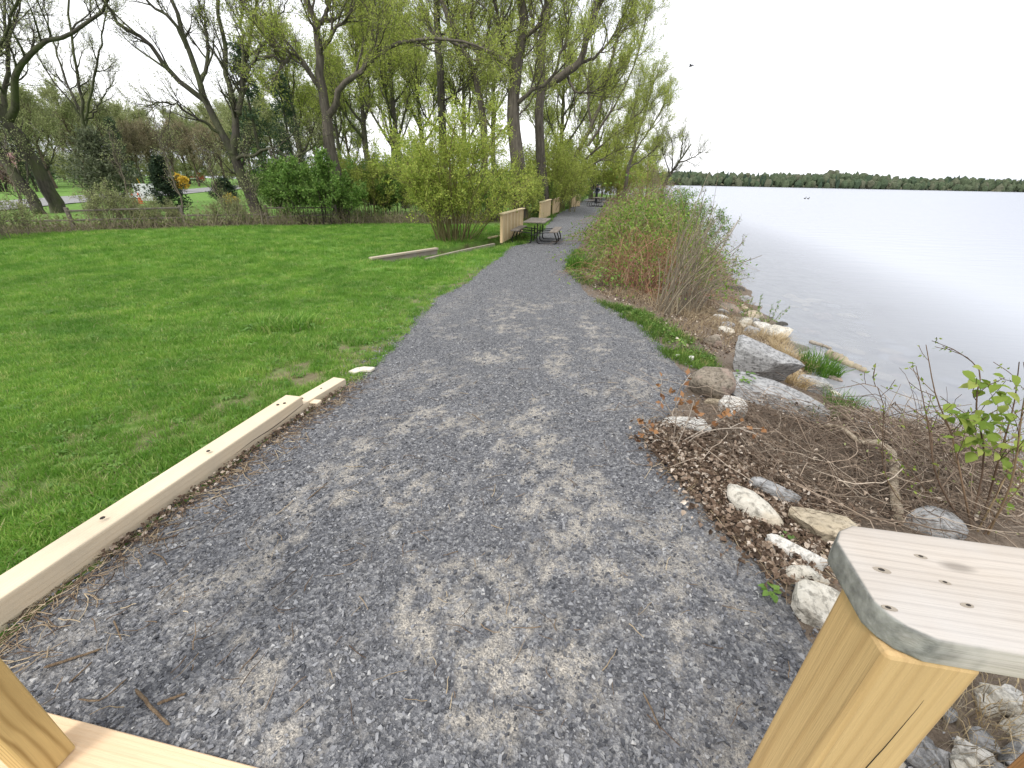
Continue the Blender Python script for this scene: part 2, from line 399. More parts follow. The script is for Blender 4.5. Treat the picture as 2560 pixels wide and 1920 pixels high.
# ------------------------------------------------------------------ lake
lxs = graded(-520, 2600, 3.5, 14, .5, 1.18); lys = graded(-60, 1300, .0, 20, .5, 1.18)
LX, LY = np.meshgrid(lxs, lys)
g = NG('lake_water'); co = g.coord('Object')
b1 = g.noise(g.coord('Object', (.55, 1.6, 1)), .8, 3, .5); b2 = g.noise(g.coord('Object', (.5, 1.3, 1)), 5., 3, .5); b3 = g.noise(g.coord('Object', (.02, .14, 1)), 1., 3, .5)
bp = g.n('ShaderNodeBump'); bp.inputs['Strength'].default_value = .4; bp.inputs['Distance'].default_value = .05
g.l(g.math('ADD', b1, g.math('MULTIPLY', b2, .28)), bp.inputs['Height'])
gl = g.n('ShaderNodeBsdfGlossy'); gl.inputs['Roughness'].default_value = .27; gl.inputs['Color'].default_value = (.635, .65, .695, 1); g.l(bp.outputs[0], gl.inputs['Normal'])
df = g.n('ShaderNodeBsdfDiffuse'); df.inputs[0].default_value = (.55, .57, .61, 1)
tr = g.n('ShaderNodeBsdfTransparent'); tr.inputs[0].default_value = (.86, .90, .92, 1)
body = g.n('ShaderNodeMixShader'); g.l(g.attr('murk'), body.inputs[0]); g.l(tr.outputs[0], body.inputs[1]); g.l(df.outputs[0], body.inputs[2])
fr = g.n('ShaderNodeFresnel'); fr.inputs['IOR'].default_value = 1.36; g.l(bp.outputs[0], fr.inputs['Normal'])
fac = g.math('ADD', g.math('MULTIPLY', fr.outputs[0], .92), g.math('MULTIPLY', b3, .04))
mx = g.n('ShaderNodeMixShader'); g.l(fac, mx.inputs[0]); g.l(body.outputs[0], mx.inputs[1]); g.l(gl.outputs[0], mx.inputs[2]); g.l(mx.outputs[0], g.o.inputs[0])
murk = .40+.54*sst(.1, 1.0, WL-T(LX, LY))
lake = link('lake', mkmesh('lake', np.stack([LX, LY, np.full_like(LX, WL)], -1).reshape(-1, 3), [gridfaces(len(lxs), len(lys))], [g.m], smooth=True, attrs={'murk': murk.ravel()}))
tag(lake, kind='structure')

# ------------------------------------------------------------------ road beyond the lawn
r_near = [atz(-260, 545, 0.02), atz(0, 527, 0.02), atz(160, 511, 0.02), atz(270, 501, .02), atz(420, 489, .02), atz(560, 476, .02), atz(680, 466, .02)]
r_far = [atz(-260, 515, 0.02), atz(0, 503, 0.02), atz(160, 492, 0.02), atz(270, 485, .02), atz(420, 477, .02), atz(560, 466, .02), atz(680, 459, .02)]
rn = smoothline(np.array(r_near), 40); rf = smoothline(np.array(r_far), 40)
k = np.linspace(0, 1, 5)[None, :, None]; RV = rn[:, None]*(1-k)+rf[:, None]*k
RV[..., 2] = T(RV[..., 0], RV[..., 1])+.06
g = NG('worn_asphalt'); n = g.noise(g.coord(), 3., 5); g.col(g.ramp(n, [(.3, (.20, .20, .205)), (.7, (.29, .285, .28))]), .9)
tag(link('road', mkmesh('road', RV.reshape(-1, 3), [gridfaces(5, 40)], [g.m], smooth=True)), kind='structure')

# ------------------------------------------------------------------ scattered stuff (instances made from the object's own mesh)
def scatter(name, protos, mats, pts, rot, scl, idx):
    """protos: list of (V, faces, matindex list); one object that carries its prototypes and its points"""
    Vs, Fs, fm, pid, n = [], [], [], [], 0
    for k, (V, F, mi) in enumerate(protos):
        Vs.append(V); pid.append(np.full(len(V), k))
        for f, m_ in zip(F, mi): Fs.append(np.asarray(f)+n); fm.append(m_)
        n += len(V)
    N = len(pts); Vs.append(pts); pid.append(np.full(N, -1))
    me = mkmesh(name, np.concatenate(Vs), Fs, mats, fm, False)
    def at(nm, typ, key, a):
        x = me.attributes.new(nm, typ, 'POINT'); x.data.foreach_set(key, np.ascontiguousarray(a).ravel())
    at('pid', 'INT', 'value', np.concatenate(pid).astype(np.int32))
    z3 = np.zeros((n, 3), np.float32)
    at('rot', 'FLOAT_VECTOR', 'vector', np.concatenate([z3, rot]).astype(np.float32))
    sc3 = scl if np.ndim(scl) == 2 else np.repeat(np.asarray(scl)[:, None], 3, 1)
    at('scl', 'FLOAT_VECTOR', 'vector', np.concatenate([z3, sc3]).astype(np.float32))
    at('idx', 'INT', 'value', np.concatenate([np.zeros(n), idx]).astype(np.int32))
    o = link(name, me)
    ng = bpy.data.node_groups.new(name+'_nodes', 'GeometryNodeTree')
    ng.interface.new_socket('Geometry', in_out='INPUT', socket_type='NodeSocketGeometry'); ng.interface.new_socket('Geometry', in_out='OUTPUT', socket_type='NodeSocketGeometry')
    nn = ng.nodes.new; gi = nn('NodeGroupInput'); go = nn('NodeGroupOutput'); jn = nn('GeometryNodeJoinGeometry')
    def named(nm, typ):
        a = nn('GeometryNodeInputNamedAttribute'); a.data_type = typ; a.inputs['Name'].default_value = nm; return a.outputs['Attribute']
    p = named('pid', 'INT')
    def sel(k):
        c = nn('FunctionNodeCompare'); c.data_type = 'INT'; c.operation = 'EQUAL'; ng.links.new(p, c.inputs['A'] if False else [i for i in c.inputs if i.type == 'INT'][0])
        [i for i in c.inputs if i.type == 'INT'][1].default_value = k
        s = nn('GeometryNodeSeparateGeometry'); s.domain = 'POINT'; ng.links.new(gi.outputs[0], s.inputs['Geometry']); ng.links.new(c.outputs[0], s.inputs['Selection']); return s.outputs['Selection']
    for k in reversed(range(len(protos))):
        g2 = nn('GeometryNodeGeometryToInstance'); ng.links.new(sel(k), g2.inputs[0]); ng.links.new(g2.outputs[0], jn.inputs[0])
    ip = nn('GeometryNodeInstanceOnPoints'); ip.inputs['Pick Instance'].default_value = True
    ng.links.new(sel(-1), ip.inputs['Points']); ng.links.new(jn.outputs[0], ip.inputs['Instance'])
    ng.links.new(named('idx', 'INT'), ip.inputs['Instance Index']); ng.links.new(named('rot', 'FLOAT_VECTOR'), ip.inputs['Rotation']); ng.links.new(named('scl', 'FLOAT_VECTOR'), ip.inputs['Scale'])
    ng.links.new(ip.outputs[0], go.inputs[0])
    md = o.modifiers.new('scatter', 'NODES'); md.node_group = ng
    return o
def hullproto(seed, flat=.5, n=9):
    r = np.random.default_rng(seed); bm = bmesh.new()
    p = nrm(r.normal(size=(n, 3)))*r.uniform(.6, 1, (n, 1))*np.array([1, .72, flat])
    for q in p: bm.verts.new(q)
    bmesh.ops.convex_hull(bm, input=bm.verts[:]); bmesh.ops.delete(bm, geom=[v for v in bm.verts if not v.link_faces], context='VERTS')
    bmesh.ops.triangulate(bm, faces=bm.faces[:]); bm.verts.index_update()
    V = np.array([v.co[:] for v in bm.verts]); F = np.array([[v.index for v in f.verts] for f in bm.faces]); bm.free()
    return V, [F], [0]
# crushed-stone chips on the path
g = NG('slate_chip')
cc = g.ramp(g.orand(), [(.0, (.042, .044, .051)), (.35, (.092, .095, .107)), (.7, (.17, .173, .187)), (.94, (.28, .283, .293)), (1., (.40, .395, .385))])
g.col(cc, .55); g.b.inputs['Specular IOR Level'].default_value = .5; M_chip = g.m
def chips(y0, y1, dens, s0, s1):
    n = int(dens*4.2*(y1-y0)); y = rng.uniform(y0, y1, n); u = rng.random(n)
    a = Ledge(y)-.6*sst(3.4, 4.2, y); b = Redge(y)+.22
    x = a+(b-a)*u; keep = rng.random(n) < 1-.62*sandmask(x, y)
    e = np.minimum(x-Ledge(y), Redge(y)-x)
    keep &= (e > .08) | (rng.random(n) < .5*np.exp(np.minimum(e, 0)/.14))
    x, y = x[keep], y[keep]; s = s0*(s1/s0)**(rng.random(len(x))**2.2)
    return np.stack([x, y, T(x, y)+.014+(fbm(x, y, 3, 2.5)-.5)*.025+.12*s], -1), s
parts_ = [chips(.35, 2.4, 3300, .006, .019), chips(2.4, 5., 2100, .007, .019), chips(5., 9, 700, .010, .020), chips(9, 16, 260, .013, .024)]
pts = np.concatenate([p for p, _ in parts_]); s_ = np.concatenate([s for _, s in parts_])
rot = np.stack([rng.normal(0, .3, len(pts)), rng.normal(0, .3, len(pts)), rng.uniform(0, 6.28, len(pts))], -1)
gv = scatter('gravel_chips', [hullproto(k, .42+.25*(k % 3)/2) for k in range(8)], [M_chip], pts, rot, s_, rng.integers(0, 8, len(pts)))
tag(gv, 'loose dark grey crushed stone covering the path', 'gravel', kind='stuff')

# grass
def tuftproto(seed, n=16, h=.07, spread=.06, lean=.5, wd=.004, seg=2):
    r = np.random.default_rng(seed); V = []; F = []
    for i in range(n):
        a = r.uniform(0, 6.28); rr = spread*math.sqrt(r.random()); b = np.array([rr*math.cos(a), rr*math.sin(a), -.004])
        hh = h*r.uniform(.55, 1.1); ld = np.array([math.cos(a+r.normal(0, 1)), math.sin(a+r.normal(0, 1)), 0])*lean*r.uniform(.3, 1.2)
        s = np.array([-math.sin(a*3.1), math.cos(a*3.1), 0])*wd*.5*r.uniform(.7, 1.3); k = len(V)
        m1 = b+np.array([0, 0, hh*.55])+ld*hh*.3; tp = b+np.array([0, 0, hh])*(1-.25*lean)+ld*hh
        V += [b-s, b+s, m1+s*.8, m1-s*.8, tp]; F.append([k, k+1, k+2, k+3]); F.append([k+3, k+2, k+4, k+4])
    V = np.array(V); Q = np.array(F[0::2]); Tt = np.array(F[1::2])[:, :3]
    return V, [Q, Tt], [0, 0]
def patchy(m):
    t = m.node_tree; b = t.nodes['Principled BSDF']; src = b.inputs['Base Color'].links[0].from_socket
    ge = t.nodes.new('ShaderNodeNewGeometry'); no = t.nodes.new('ShaderNodeTexNoise'); no.inputs['Scale'].default_value = 1.1; no.inputs['Detail'].default_value = 5; t.links.new(ge.outputs['Position'], no.inputs['Vector'])
    cr = t.nodes.new('ShaderNodeValToRGB'); cr.color_ramp.elements[0].position = .33; cr.color_ramp.elements[0].color = (.68, .74, .66, 1); cr.color_ramp.elements[1].position = .68; cr.color_ramp.elements[1].color = (1.28, 1.14, 1.05, 1); t.links.new(no.outputs['Fac'], cr.inputs[0])
    mx = t.nodes.new('ShaderNodeMix'); mx.data_type = 'RGBA'; mx.blend_type = 'MULTIPLY'; mx.inputs['Factor'].default_value = 1; t.links.new(src, mx.inputs['A']); t.links.new(cr.outputs[0], mx.inputs['B'])
    for l in list(src.links):
        if l.to_node != mx: t.links.new(mx.outputs['Result'], l.to_socket)
    return m
M_grass = patchy(leafmat('lawn_blade', [(0, (.10, .25, .032)), (.4, (.155, .335, .048)), (.8, (.23, .41, .075)), (1, (.42, .50, .19))], .4, 'obj', .5))
def lawnpts(n, y0, y1, x0):
    y = rng.uniform(y0, y1, n); a = np.maximum(x0, -2.2-1.42*y); b = Ledge(y)+.10
    x = a+(b-a)*rng.random(n); w_ = wear(x, y)
    k = (rng.random(n) > w_*.93) & (ditch(x, y) < .05) & (y < lawn_far(x)+.15)
    k &= ~((y < 3.45) & (x > Ledge(y)-.13))       # the timber edging
    pz = np.stack([x, y, T(x, y)], -1)[k]; return pz, (1-.55*w_[k])
A = lawnpts(26000, .9, 4.5, -9); B = lawnpts(26000, 4.5, 10, -18); C = lawnpts(24000, 10, 21.5, -26)
pts = np.concatenate([A[0], B[0], C[0]]); hs = np.concatenate([A[1]*.85, B[1]*1.1, C[1]*1.5])
hs = hs*(.7+.6*fbm(pts[:, 0], pts[:, 1], 3, .9))*rng.uniform(.75, 1.2, len(pts))
ex = rampick(720, 820); hs = hs*(1+1.2*(np.hypot(pts[:, 0]-ex[0], pts[:, 1]-ex[1]) < .35))
rot = np.stack([rng.normal(0, .12, len(pts)), rng.normal(0, .12, len(pts)), rng.uniform(0, 6.28, len(pts))], -1)
def rosette(seed, n=9):
    r = np.random.default_rng(seed); V = []; F = []
    for i in range(n):
        a = r.uniform(0, 6.28); d = np.array([math.cos(a), math.sin(a), 0]); s = np.array([-d[1], d[0], 0]); l_ = r.uniform(.05, .09); k = len(V)
        V += [d*.005, d*l_*.5+s*.011+[0, 0, .03], d*l_+[0, 0, .02*r.random()], d*l_*.5-s*.011+[0, 0, .03]]; F.append([k, k+1, k+2, k+3])
    return np.array(V), [np.array(F)], [1]
def drytuft(seed): V, F, mi = tuftproto(seed, 7, .06, .06, 1.0, .004); return V, F, [2, 2]
M_ros = leafmat('broad_weed_leaf', [(0, (.10, .21, .04)), (1, (.20, .34, .08))], .35, 'obj'); M_dryb = leafmat('dry_lawn_blade', [(0, (.26, .24, .11)), (1, (.48, .42, .24))], .3, 'obj')
li = rng.integers(0, 5, len(pts)); rr_ = rng.random(len(pts)); nearm = pts[:, 1] < 9
li = np.where((rr_ < .035) & nearm, rng.integers(5, 7, len(pts)), li); li = np.where((rr_ > .93-.25*(wear(pts[:, 0], pts[:, 1]) > .05)) & nearm, 7, li)
lawn = scatter('lawn_grass', [tuftproto(k) for k in range(3)]+[tuftproto(3, 12, .085, .05, .7, .0055), tuftproto(4, 18, .06, .075, .9, .004), rosette(1), rosette(2), drytuft(8)], [M_grass, M_ros, M_dryb], pts, rot, hs, li)
tag(lawn, 'bright green mown lawn grass', 'grass', kind='stuff')

# ------------------------------------------------------------------ wooded far shore
def far_forest():
    mb = MB(); n = 0
    bm = bmesh.new(); bmesh.ops.create_icosphere(bm, subdivisions=2, radius=1); bm.verts.index_update()
    SV = np.array([v.co[:] for v in bm.verts]); SF = np.array([[v.index for v in f.verts] for f in bm.faces]); bm.free()
    r = np.random.default_rng(3); V = []; F = []; A = []; k = 0
    for row in range(3):
        xx = np.arange(-260, 1500, 3.4 if row < 2 else 4.4)
        xx = xx+r.normal(0, 2.0, len(xx)); yy = 640-.03*xx+row*13+r.normal(0, 3, len(xx))
        for x, y in zip(xx, yy):
            con = r.random() < (.30 if vnoise(x*.012+row, 3.) > .5 else .07)
            hump = .68+.5*vnoise(x*.011, 7.1)+.14*vnoise(x*.05, 2.)
            H = (8.8+3.6*r.random()+row*1.5)*hump*(1.12 if con else 1.); Rr = H*(.17 if con else .34)*r.uniform(.8, 1.2)
            v = SV*(1+.15*r.normal(size=(len(SV), 1)))
            z01 = (SV[:, 2]+1)/2
            wid = (1-z01)**.8*1.5+.12 if con else 1.
            v = np.stack([v[:, 0]*Rr*wid, v[:, 1]*Rr*wid, v[:, 2]*H*.52+H*.5], -1)
            V.append(v+np.array([x, y, float(T(x, y))-.6])); F.append(SF+k); k += len(SV)
            A.append(np.full(len(SV), (.0+.3*r.random()) if con else (.35+.65*r.random())))
    return mkmesh('far_forest', np.concatenate(V), [np.concatenate(F)], [M_far], attrs={'rnd': np.concatenate(A)})
g = NG('distant_foliage')
c = g.ramp(g.attr('rnd'), [(0, (.030, .052, .034)), (.3, (.040, .066, .040)), (.4, (.055, .080, .042)), (.75, (.075, .096, .052)), (1, (.105, .108, .072))])
c = g.mix(1., c, g.ramp(g.noise(g.coord(), .8, 4), [(.3, (.7, .7, .7)), (.7, (1.25, 1.25, 1.25))]), 'MULTIPLY')
g.col(c, .9); M_far = g.m
tag(link('far_forest', far_forest()), 'dark wooded shoreline across the lake', 'forest', kind='stuff')
# ------------------------------------------------------------------ timber helpers
def orient(p0, p1, up=(0, 0, 1)):
    x = Vector(p1)-Vector(p0); ln = x.length; x.normalize(); z = Vector(up); z = (z-x*z.dot(x)).normalized(); y = z.cross(x)
    mt = Matrix((x, y, z)).transposed().to_4x4(); mt.translation = (Vector(p0)+Vector(p1))/2; return mt, ln
def board(name, p0, p1, wd, th, mat, parent=None, up=(0, 0, 1), bev=.003, seg=1):
    p0 = [float(c) for c in p0]; p1 = [float(c) for c in p1]
    mt, ln = orient(p0, p1, up); o = bm_obj(name, box_bm(ln, wd, th, bev, seg=seg), mat)
    if parent is not None:
        o.parent = parent; mt = Matrix.Translation(-Vector(parent.location)) @ mt
    o.matrix_basis = mt; return o
W_fresh = woodmat('fresh_pine', (.76, .64, .47), (.62, .47, .30), 0, .8, (.60, .51, .38), .35, off=.3, ring=15, con=.65, swirl=3., stretch=.07)
W_gold = woodmat('golden_treated_pine', (.59, .415, .205), (.35, .21, .085), 0, .9, ring=17, off=1.1, con=.7, swirl=3.4, stretch=.15)
W_gold2 = woodmat('swirled_treated_pine', (.56, .40, .17), (.24, .14, .04), 0, 1., ring=13, off=4.2, swirl=4.5, con=1., stretch=.3)
W_grey = woodmat('weathered_pine', (.58, .515, .445), (.34, .285, .235), 0, .6, (.52, .50, .48), .45, ring=30, off=2.2, con=.7, swirl=2.)
W_end = woodmat('grey_weathered_end_grain', (.24, .245, .235), (.15, .15, .145), 2, .2, (.30, .29, .27), .3, ring=30, off=.9)
W_sill = woodmat('peach_deck_board', (.74, .55, .36), (.66, .46, .28), 0, .1, ring=14, off=7.)
W_brown = woodmat('brown_stained_pine', (.36, .19, .085), (.24, .115, .05), 0, .6, off=5.)
W_guard = woodmat('tan_cedar', (.66, .50, .30), (.50, .35, .18), 0, .4, off=3.3)
W_guard2 = woodmat('pale_cedar_cap', (.74, .62, .40), (.62, .47, .26), 0, .3, off=6.3)
W_table = woodmat('grey_brown_table_board', (.19, .155, .125), (.125, .10, .082), 0, .2, (.24, .22, .20), .35, off=8.)
W_old2 = woodmat('greyed_tan_timber', (.52, .44, .32), (.36, .28, .18), 0, .4, (.42, .38, .32), .4, off=3.9)
W_fence = woodmat('dark_weathered_rail', (.17, .145, .11), (.11, .09, .07), 0, .3, (.20, .185, .16), .4, off=5.5)
W_old = woodmat('weathered_grey_brown_timber', (.30, .25, .19), (.19, .15, .11), 0, .3, (.34, .31, .27), .4, off=9.)
M_black = plainmat('black_painted_steel', (.012, .012, .013), .4, .2)
M_dark = plainmat('dark_screw_hole', (.03, .025, .02), .7, .3)

def weather_end(m):
    t = m.node_tree; b = t.nodes['Principled BSDF']; l = b.inputs['Base Color'].links[0]; src = l.from_socket; N = t.nodes.new
    tc = N('ShaderNodeTexCoord'); sx = N('ShaderNodeSeparateXYZ'); t.links.new(tc.outputs['Object'], sx.inputs[0]); no = N('ShaderNodeTexNoise'); no.inputs['Scale'].default_value = 26.; no.inputs['Detail'].default_value = 5; t.links.new(tc.outputs['Object'], no.inputs['Vector'])
    ad = N('ShaderNodeMath'); ad.operation = 'MULTIPLY_ADD'; ad.inputs[1].default_value = .14; t.links.new(no.outputs['Fac'], ad.inputs[0]); t.links.new(sx.outputs[0], ad.inputs[2])
    r1 = N('ShaderNodeMapRange'); r1.inputs[1].default_value = .10; r1.inputs[2].default_value = .035; t.links.new(ad.outputs[0], r1.inputs[0])
    ge = N('ShaderNodeNewGeometry'); sn = N('ShaderNodeSeparateXYZ'); t.links.new(ge.outputs['Normal'], sn.inputs[0]); r2 = N('ShaderNodeMapRange'); r2.inputs[1].default_value = .92; r2.inputs[2].default_value = .55; t.links.new(sn.outputs[2], r2.inputs[0])
    mu = N('ShaderNodeMath'); mu.operation = 'MULTIPLY'; t.links.new(r1.outputs[0], mu.inputs[0]); t.links.new(r2.outputs[0], mu.inputs[1])
    cr = N('ShaderNodeValToRGB'); cr.color_ramp.elements[0].position = .3; cr.color_ramp.elements[0].color = (.11, .11, .105, 1); cr.color_ramp.elements[1].position = .7; cr.color_ramp.elements[1].color = (.30, .30, .285, 1)
    n2 = N('ShaderNodeTexNoise'); n2.inputs['Scale'].default_value = 60.; n2.inputs['Detail'].default_value = 6; t.links.new(tc.outputs['Object'], n2.inputs['Vector']); t.links.new(n2.outputs['Fac'], cr.inputs[0])
    mx = N('ShaderNodeMix'); mx.data_type = 'RGBA'; t.links.new(mu.outputs[0], mx.inputs['Factor']); t.links.new(src, mx.inputs['A']); t.links.new(cr.outputs[0], mx.inputs['B']); t.links.new(mx.outputs['Result'], b.inputs['Base Color'])
W_capm = weather_end(woodmat('weathered_handrail_pine', (.50, .44, .375), (.30, .25, .205), 0, .6, (.46, .44, .42), .45, ring=20, off=2.2, con=1., swirl=3.2, stretch=.13)) or bpy.data.materials['weathered_handrail_pine']
# ------------------------------------------------------------------ bridge end: railing, post, sill board
AX = np.array([.9855, -.1695]); NX = np.array([.1695, .9855]); CAPZ = 1.6; GZ = .43
def bp(u, v, z): q = np.array([.397, .272])+AX*u+NX*v; return (q[0], q[1], z)
rail = thing('bridge_railing', 'weathered board handrail on a golden square post at the bridge end', 'railing', bp(.045, .045, GZ))
RO = Vector(rail.location)
capp = [(.452, .418), (.428, .408), (.412, .390), (.394, .306), (.3985, .290), (.407, .277), (.427, .264)]
q = np.array(capp); far_r = q[0]+AX*1.6; near_r = q[-1]+AX*1.6
poly = [tuple(far_r)]+capp+[tuple(near_r)]
bm = bmesh.new(); vt = [bm.verts.new((x, y, CAPZ-.038)) for x, y in poly]; f = bm.faces.new(vt)
ex_ = bmesh.ops.extrude_face_region(bm, geom=[f]); bmesh.ops.translate(bm, verts=[v for v in ex_['geom'] if isinstance(v, bmesh.types.BMVert)], vec=(0, 0, .038))
bmesh.ops.recalc_face_normals(bm, faces=bm.faces[:])
for fa in bm.faces:
    fa.material_index = 0
ed = [e for e in bm.edges if abs(e.verts[0].co.z-e.verts[1].co.z) < .001]
bmesh.ops.bevel(bm, geom=ed, offset=.0045, segments=3, affect='EDGES', profile=.6)
for fa in bm.faces: fa.smooth = True
cmt = Matrix(((AX[0], NX[0], 0, .45), (AX[1], NX[1], 0, .33), (0, 0, 1, CAPZ), (0, 0, 0, 1)))
bm.transform(cmt.inverted())
cap = bm_obj('top_rail', bm, [W_capm]); cap.parent = rail; cap.matrix_basis = Matrix.Translation(-RO) @ cmt
cap['label'] = 'weathered pale top board with clipped grey end'
for px, py in [(2302, 1391), (2205, 1425), (2363, 1456), (2418, 1513), (2224, 1520)]:
    p = atz(px, py, CAPZ+.0004); k_ = rng.uniform(.75, 1.25); bm = bmesh.new(); bmesh.ops.create_cone(bm, cap_ends=True, segments=12, radius1=.0062*k_, radius2=.0058*k_, depth=.0006)
    bmesh.ops.scale(bm, verts=bm.verts, vec=(1.25, .55, 1)); hole = bm_obj('screw_hole', bm, W_old, rail, Vector(p)-RO); hole.rotation_euler = (0, 0, -.17+rng.normal(0, .15))
    bm = bmesh.new(); bmesh.ops.create_cone(bm, cap_ends=True, segments=7, radius1=.0026*k_, radius2=.0022*k_, depth=.0006); bmesh.ops.scale(bm, verts=bm.verts, vec=(1.2, .7, 1)); bm_obj('screw', bm, M_dark, hole, (rng.normal(0, .001), 0, .0005))
def post(name, u, v, z0, z1, mat, parent, s=.089):
    return board(name, bp(u+s/2, v+s/2, z0), bp(u+s/2, v+s/2, z1), s, s, mat, parent, up=(NX[0], NX[1], 0), bev=.006, seg=2)
post('post', 0, 0, GZ, CAPZ-.039, W_gold, rail); post('post', 1.46, 0, GZ-.9, CAPZ-.039, W_gold, rail)
ck = smoothline(np.array([bp(.058, -.0004, 1.50), bp(.056, -.0004, 1.40), bp(.0515, -.0004, 1.28), bp(.052, -.0004, 1.15), bp(.048, -.0004, 1.0), bp(.047, -.0004, .8)]), 30); ck[1:-1, :2] += np.cumsum(rng.normal(0, .0004, 28))[:, None]*AX*.7
V, q = tubes(ck[None], (.0007*np.sin(np.linspace(.15, 3.0, 30)))[None], 5); link('crack', mkmesh('crack', V-np.array(RO), [q], [M_dark]), rail)
board('bottom_rail', bp(.089, .045, .56), bp(1.46, .045, .56), .038, .089, W_gold, rail)
for k in range(5):
    u = .245+k*.25; board('picket', bp(u+.07, .030, .45), bp(u+.07, .030, 1.56), .14, .03, W_brown, rail, up=(NX[0], NX[1], 0))
lrail = thing('bridge_post', 'golden square post with swirling grain standing on the sill board', 'post', (-1.34, .60, GZ))
fr_ = np.array([-1.297, .646]); cpt = fr_-AX*.0445-NX*.0445
board('post', (cpt[0], cpt[1], GZ), (cpt[0], cpt[1], 1.56), .089, .089, W_gold2, lrail, up=(NX[0], NX[1], 0), bev=.004)
d1 = cpt-AX*.5; board('top_rail', (d1[0]-.7*AX[0], d1[1]-.7*AX[1], 1.58), (cpt[0]+AX[0]*.06, cpt[1]+AX[1]*.06, 1.58), .14, .038, W_grey, lrail)
s0 = np.array([-1.47, .735]); deck = thing('bridge_deck', 'flat peach coloured boards at the end of the bridge', 'bridge deck', (0, .2, .4))
for k in range(5):
    a = s0-NX*(.07+k*.146)-AX*.75; b = a+AX*(3.2)
    board('deck_board', (a[0], a[1], GZ-.02), (b[0], b[1], GZ-.02), .14, .04, W_sill, deck, bev=.003)

# ------------------------------------------------------------------ timber edging left of the path
def lift(p, h): return np.array([p[0], p[1], p[2]+h])
e1 = rampick(764, 1030); e0 = rampick(50, 1546); dv = (e1-e0)[:2]; dv /= np.linalg.norm(dv); nv = np.array([-dv[1], dv[0]])
st = e0[:2]-dv*.45; ca = st+nv*.07; cb = e1[:2]+nv*.07
edg = thing('timber_edging', 'long pale square timber laid between lawn and gravel', 'timber', (cb[0], cb[1], ramp(cb[1])))
n_ = 14
b_ = board('timber', (ca[0], ca[1], ramp(ca[1])+.07), (cb[0], cb[1], ramp(cb[1])+.07), .14, .14, W_fresh, edg, bev=.008, seg=2)
for tt_, s2 in ((.06, .0), (.075, .03), (.36, .0), (.62, .01)):
    p = cb+(ca-cb)*tt_+nv*(s2-.02); bm = bmesh.new(); bmesh.ops.create_cone(bm, cap_ends=True, segments=8, radius1=.011, radius2=.009, depth=.003)
    bm_obj('bolt', bm, M_dark, edg, (p[0]-cb[0], p[1]-cb[1], .1405+float(ramp(p[1])-ramp(cb[1]))))
ckp = [cb+(ca-cb)*t_-nv*.0702 for t_ in (.002, .08, .16, .24, .31)]; ckz = [.075, .06, .05, .055, .045]
P_ = smoothline(np.array([(q_[0], q_[1], float(ramp(q_[1]))+z_) for q_, z_ in zip(ckp, ckz)]), 24); V, q = tubes(P_[None], (.003*np.sin(np.linspace(.5, 3., 24)))[None], 5); link('crack', mkmesh('crack', V-np.array(edg.location), [q], [M_dark]), edg)
f0 = rampick(775, 1024); f1 = rampick(870, 967); h_ = .075
edg2 = thing('short_timber', 'short low pale timber beyond the end of the long edging timber', 'timber', f1)
d2 = (f1-f0)[:2]; d2 /= np.linalg.norm(d2); n2 = np.array([-d2[1], d2[0]]); ga = f0[:2]-d2*.12+n2*.075; gb = f1[:2]+n2*.075
board('timber', (ga[0], ga[1], ramp(ga[1])+.02), (gb[0], gb[1], ramp(gb[1])+.03), .125, .10, W_fresh, edg2, bev=.006, seg=2)
for tt_, s2 in ((.25, .02), (.6, .01), (.9, .01)):
    p = ga+(gb-ga)*tt_+n2*(s2-.01); bm = bmesh.new(); bmesh.ops.create_cone(bm, cap_ends=True, segments=8, radius1=.010, radius2=.008, depth=.003)
    bm_obj('bolt', bm, M_dark, edg2, (p[0]-f1[0], p[1]-f1[1], float(ramp(p[1])-f1[2])+.0765))
p = rampick(790, 1018); o = board('wood_block', (p[0]-.05, p[1]+.01, p[2]+.03), (p[0]+.04, p[1]-.0, p[2]+.03), .06, .05, W_fresh, bev=.004)
tag(o, 'small wooden block on gravel against the short timber', 'wood block')
p = rampick(905, 932); bm = bmesh.new()
pl = [(-.11, -.06), (-.03, -.09), (.02, -.03), (.10, -.02), (.12, .05), (.01, .06), (-.06, .03)]
vt = [bm.verts.new((x, y, 0)) for x, y in pl]; f = bm.faces.new(vt); r_ = bmesh.ops.extrude_face_region(bm, geom=[f]); bmesh.ops.translate(bm, verts=[v for v in r_['geom'] if isinstance(v, bmesh.types.BMVert)], vec=(0, 0, .03)); bmesh.ops.recalc_face_normals(bm, faces=bm.faces[:])
bmesh.ops.bevel(bm, geom=bm.edges[:], offset=.006, segments=1, affect='EDGES')
tag(bm_obj('stone_flake', bm, plainmat('pale_flake', (.62, .58, .48), .9, .2, 30, .3), None, lift(p, .015)), 'flat cream flake lying at the lawn corner of the gravel', 'stone')

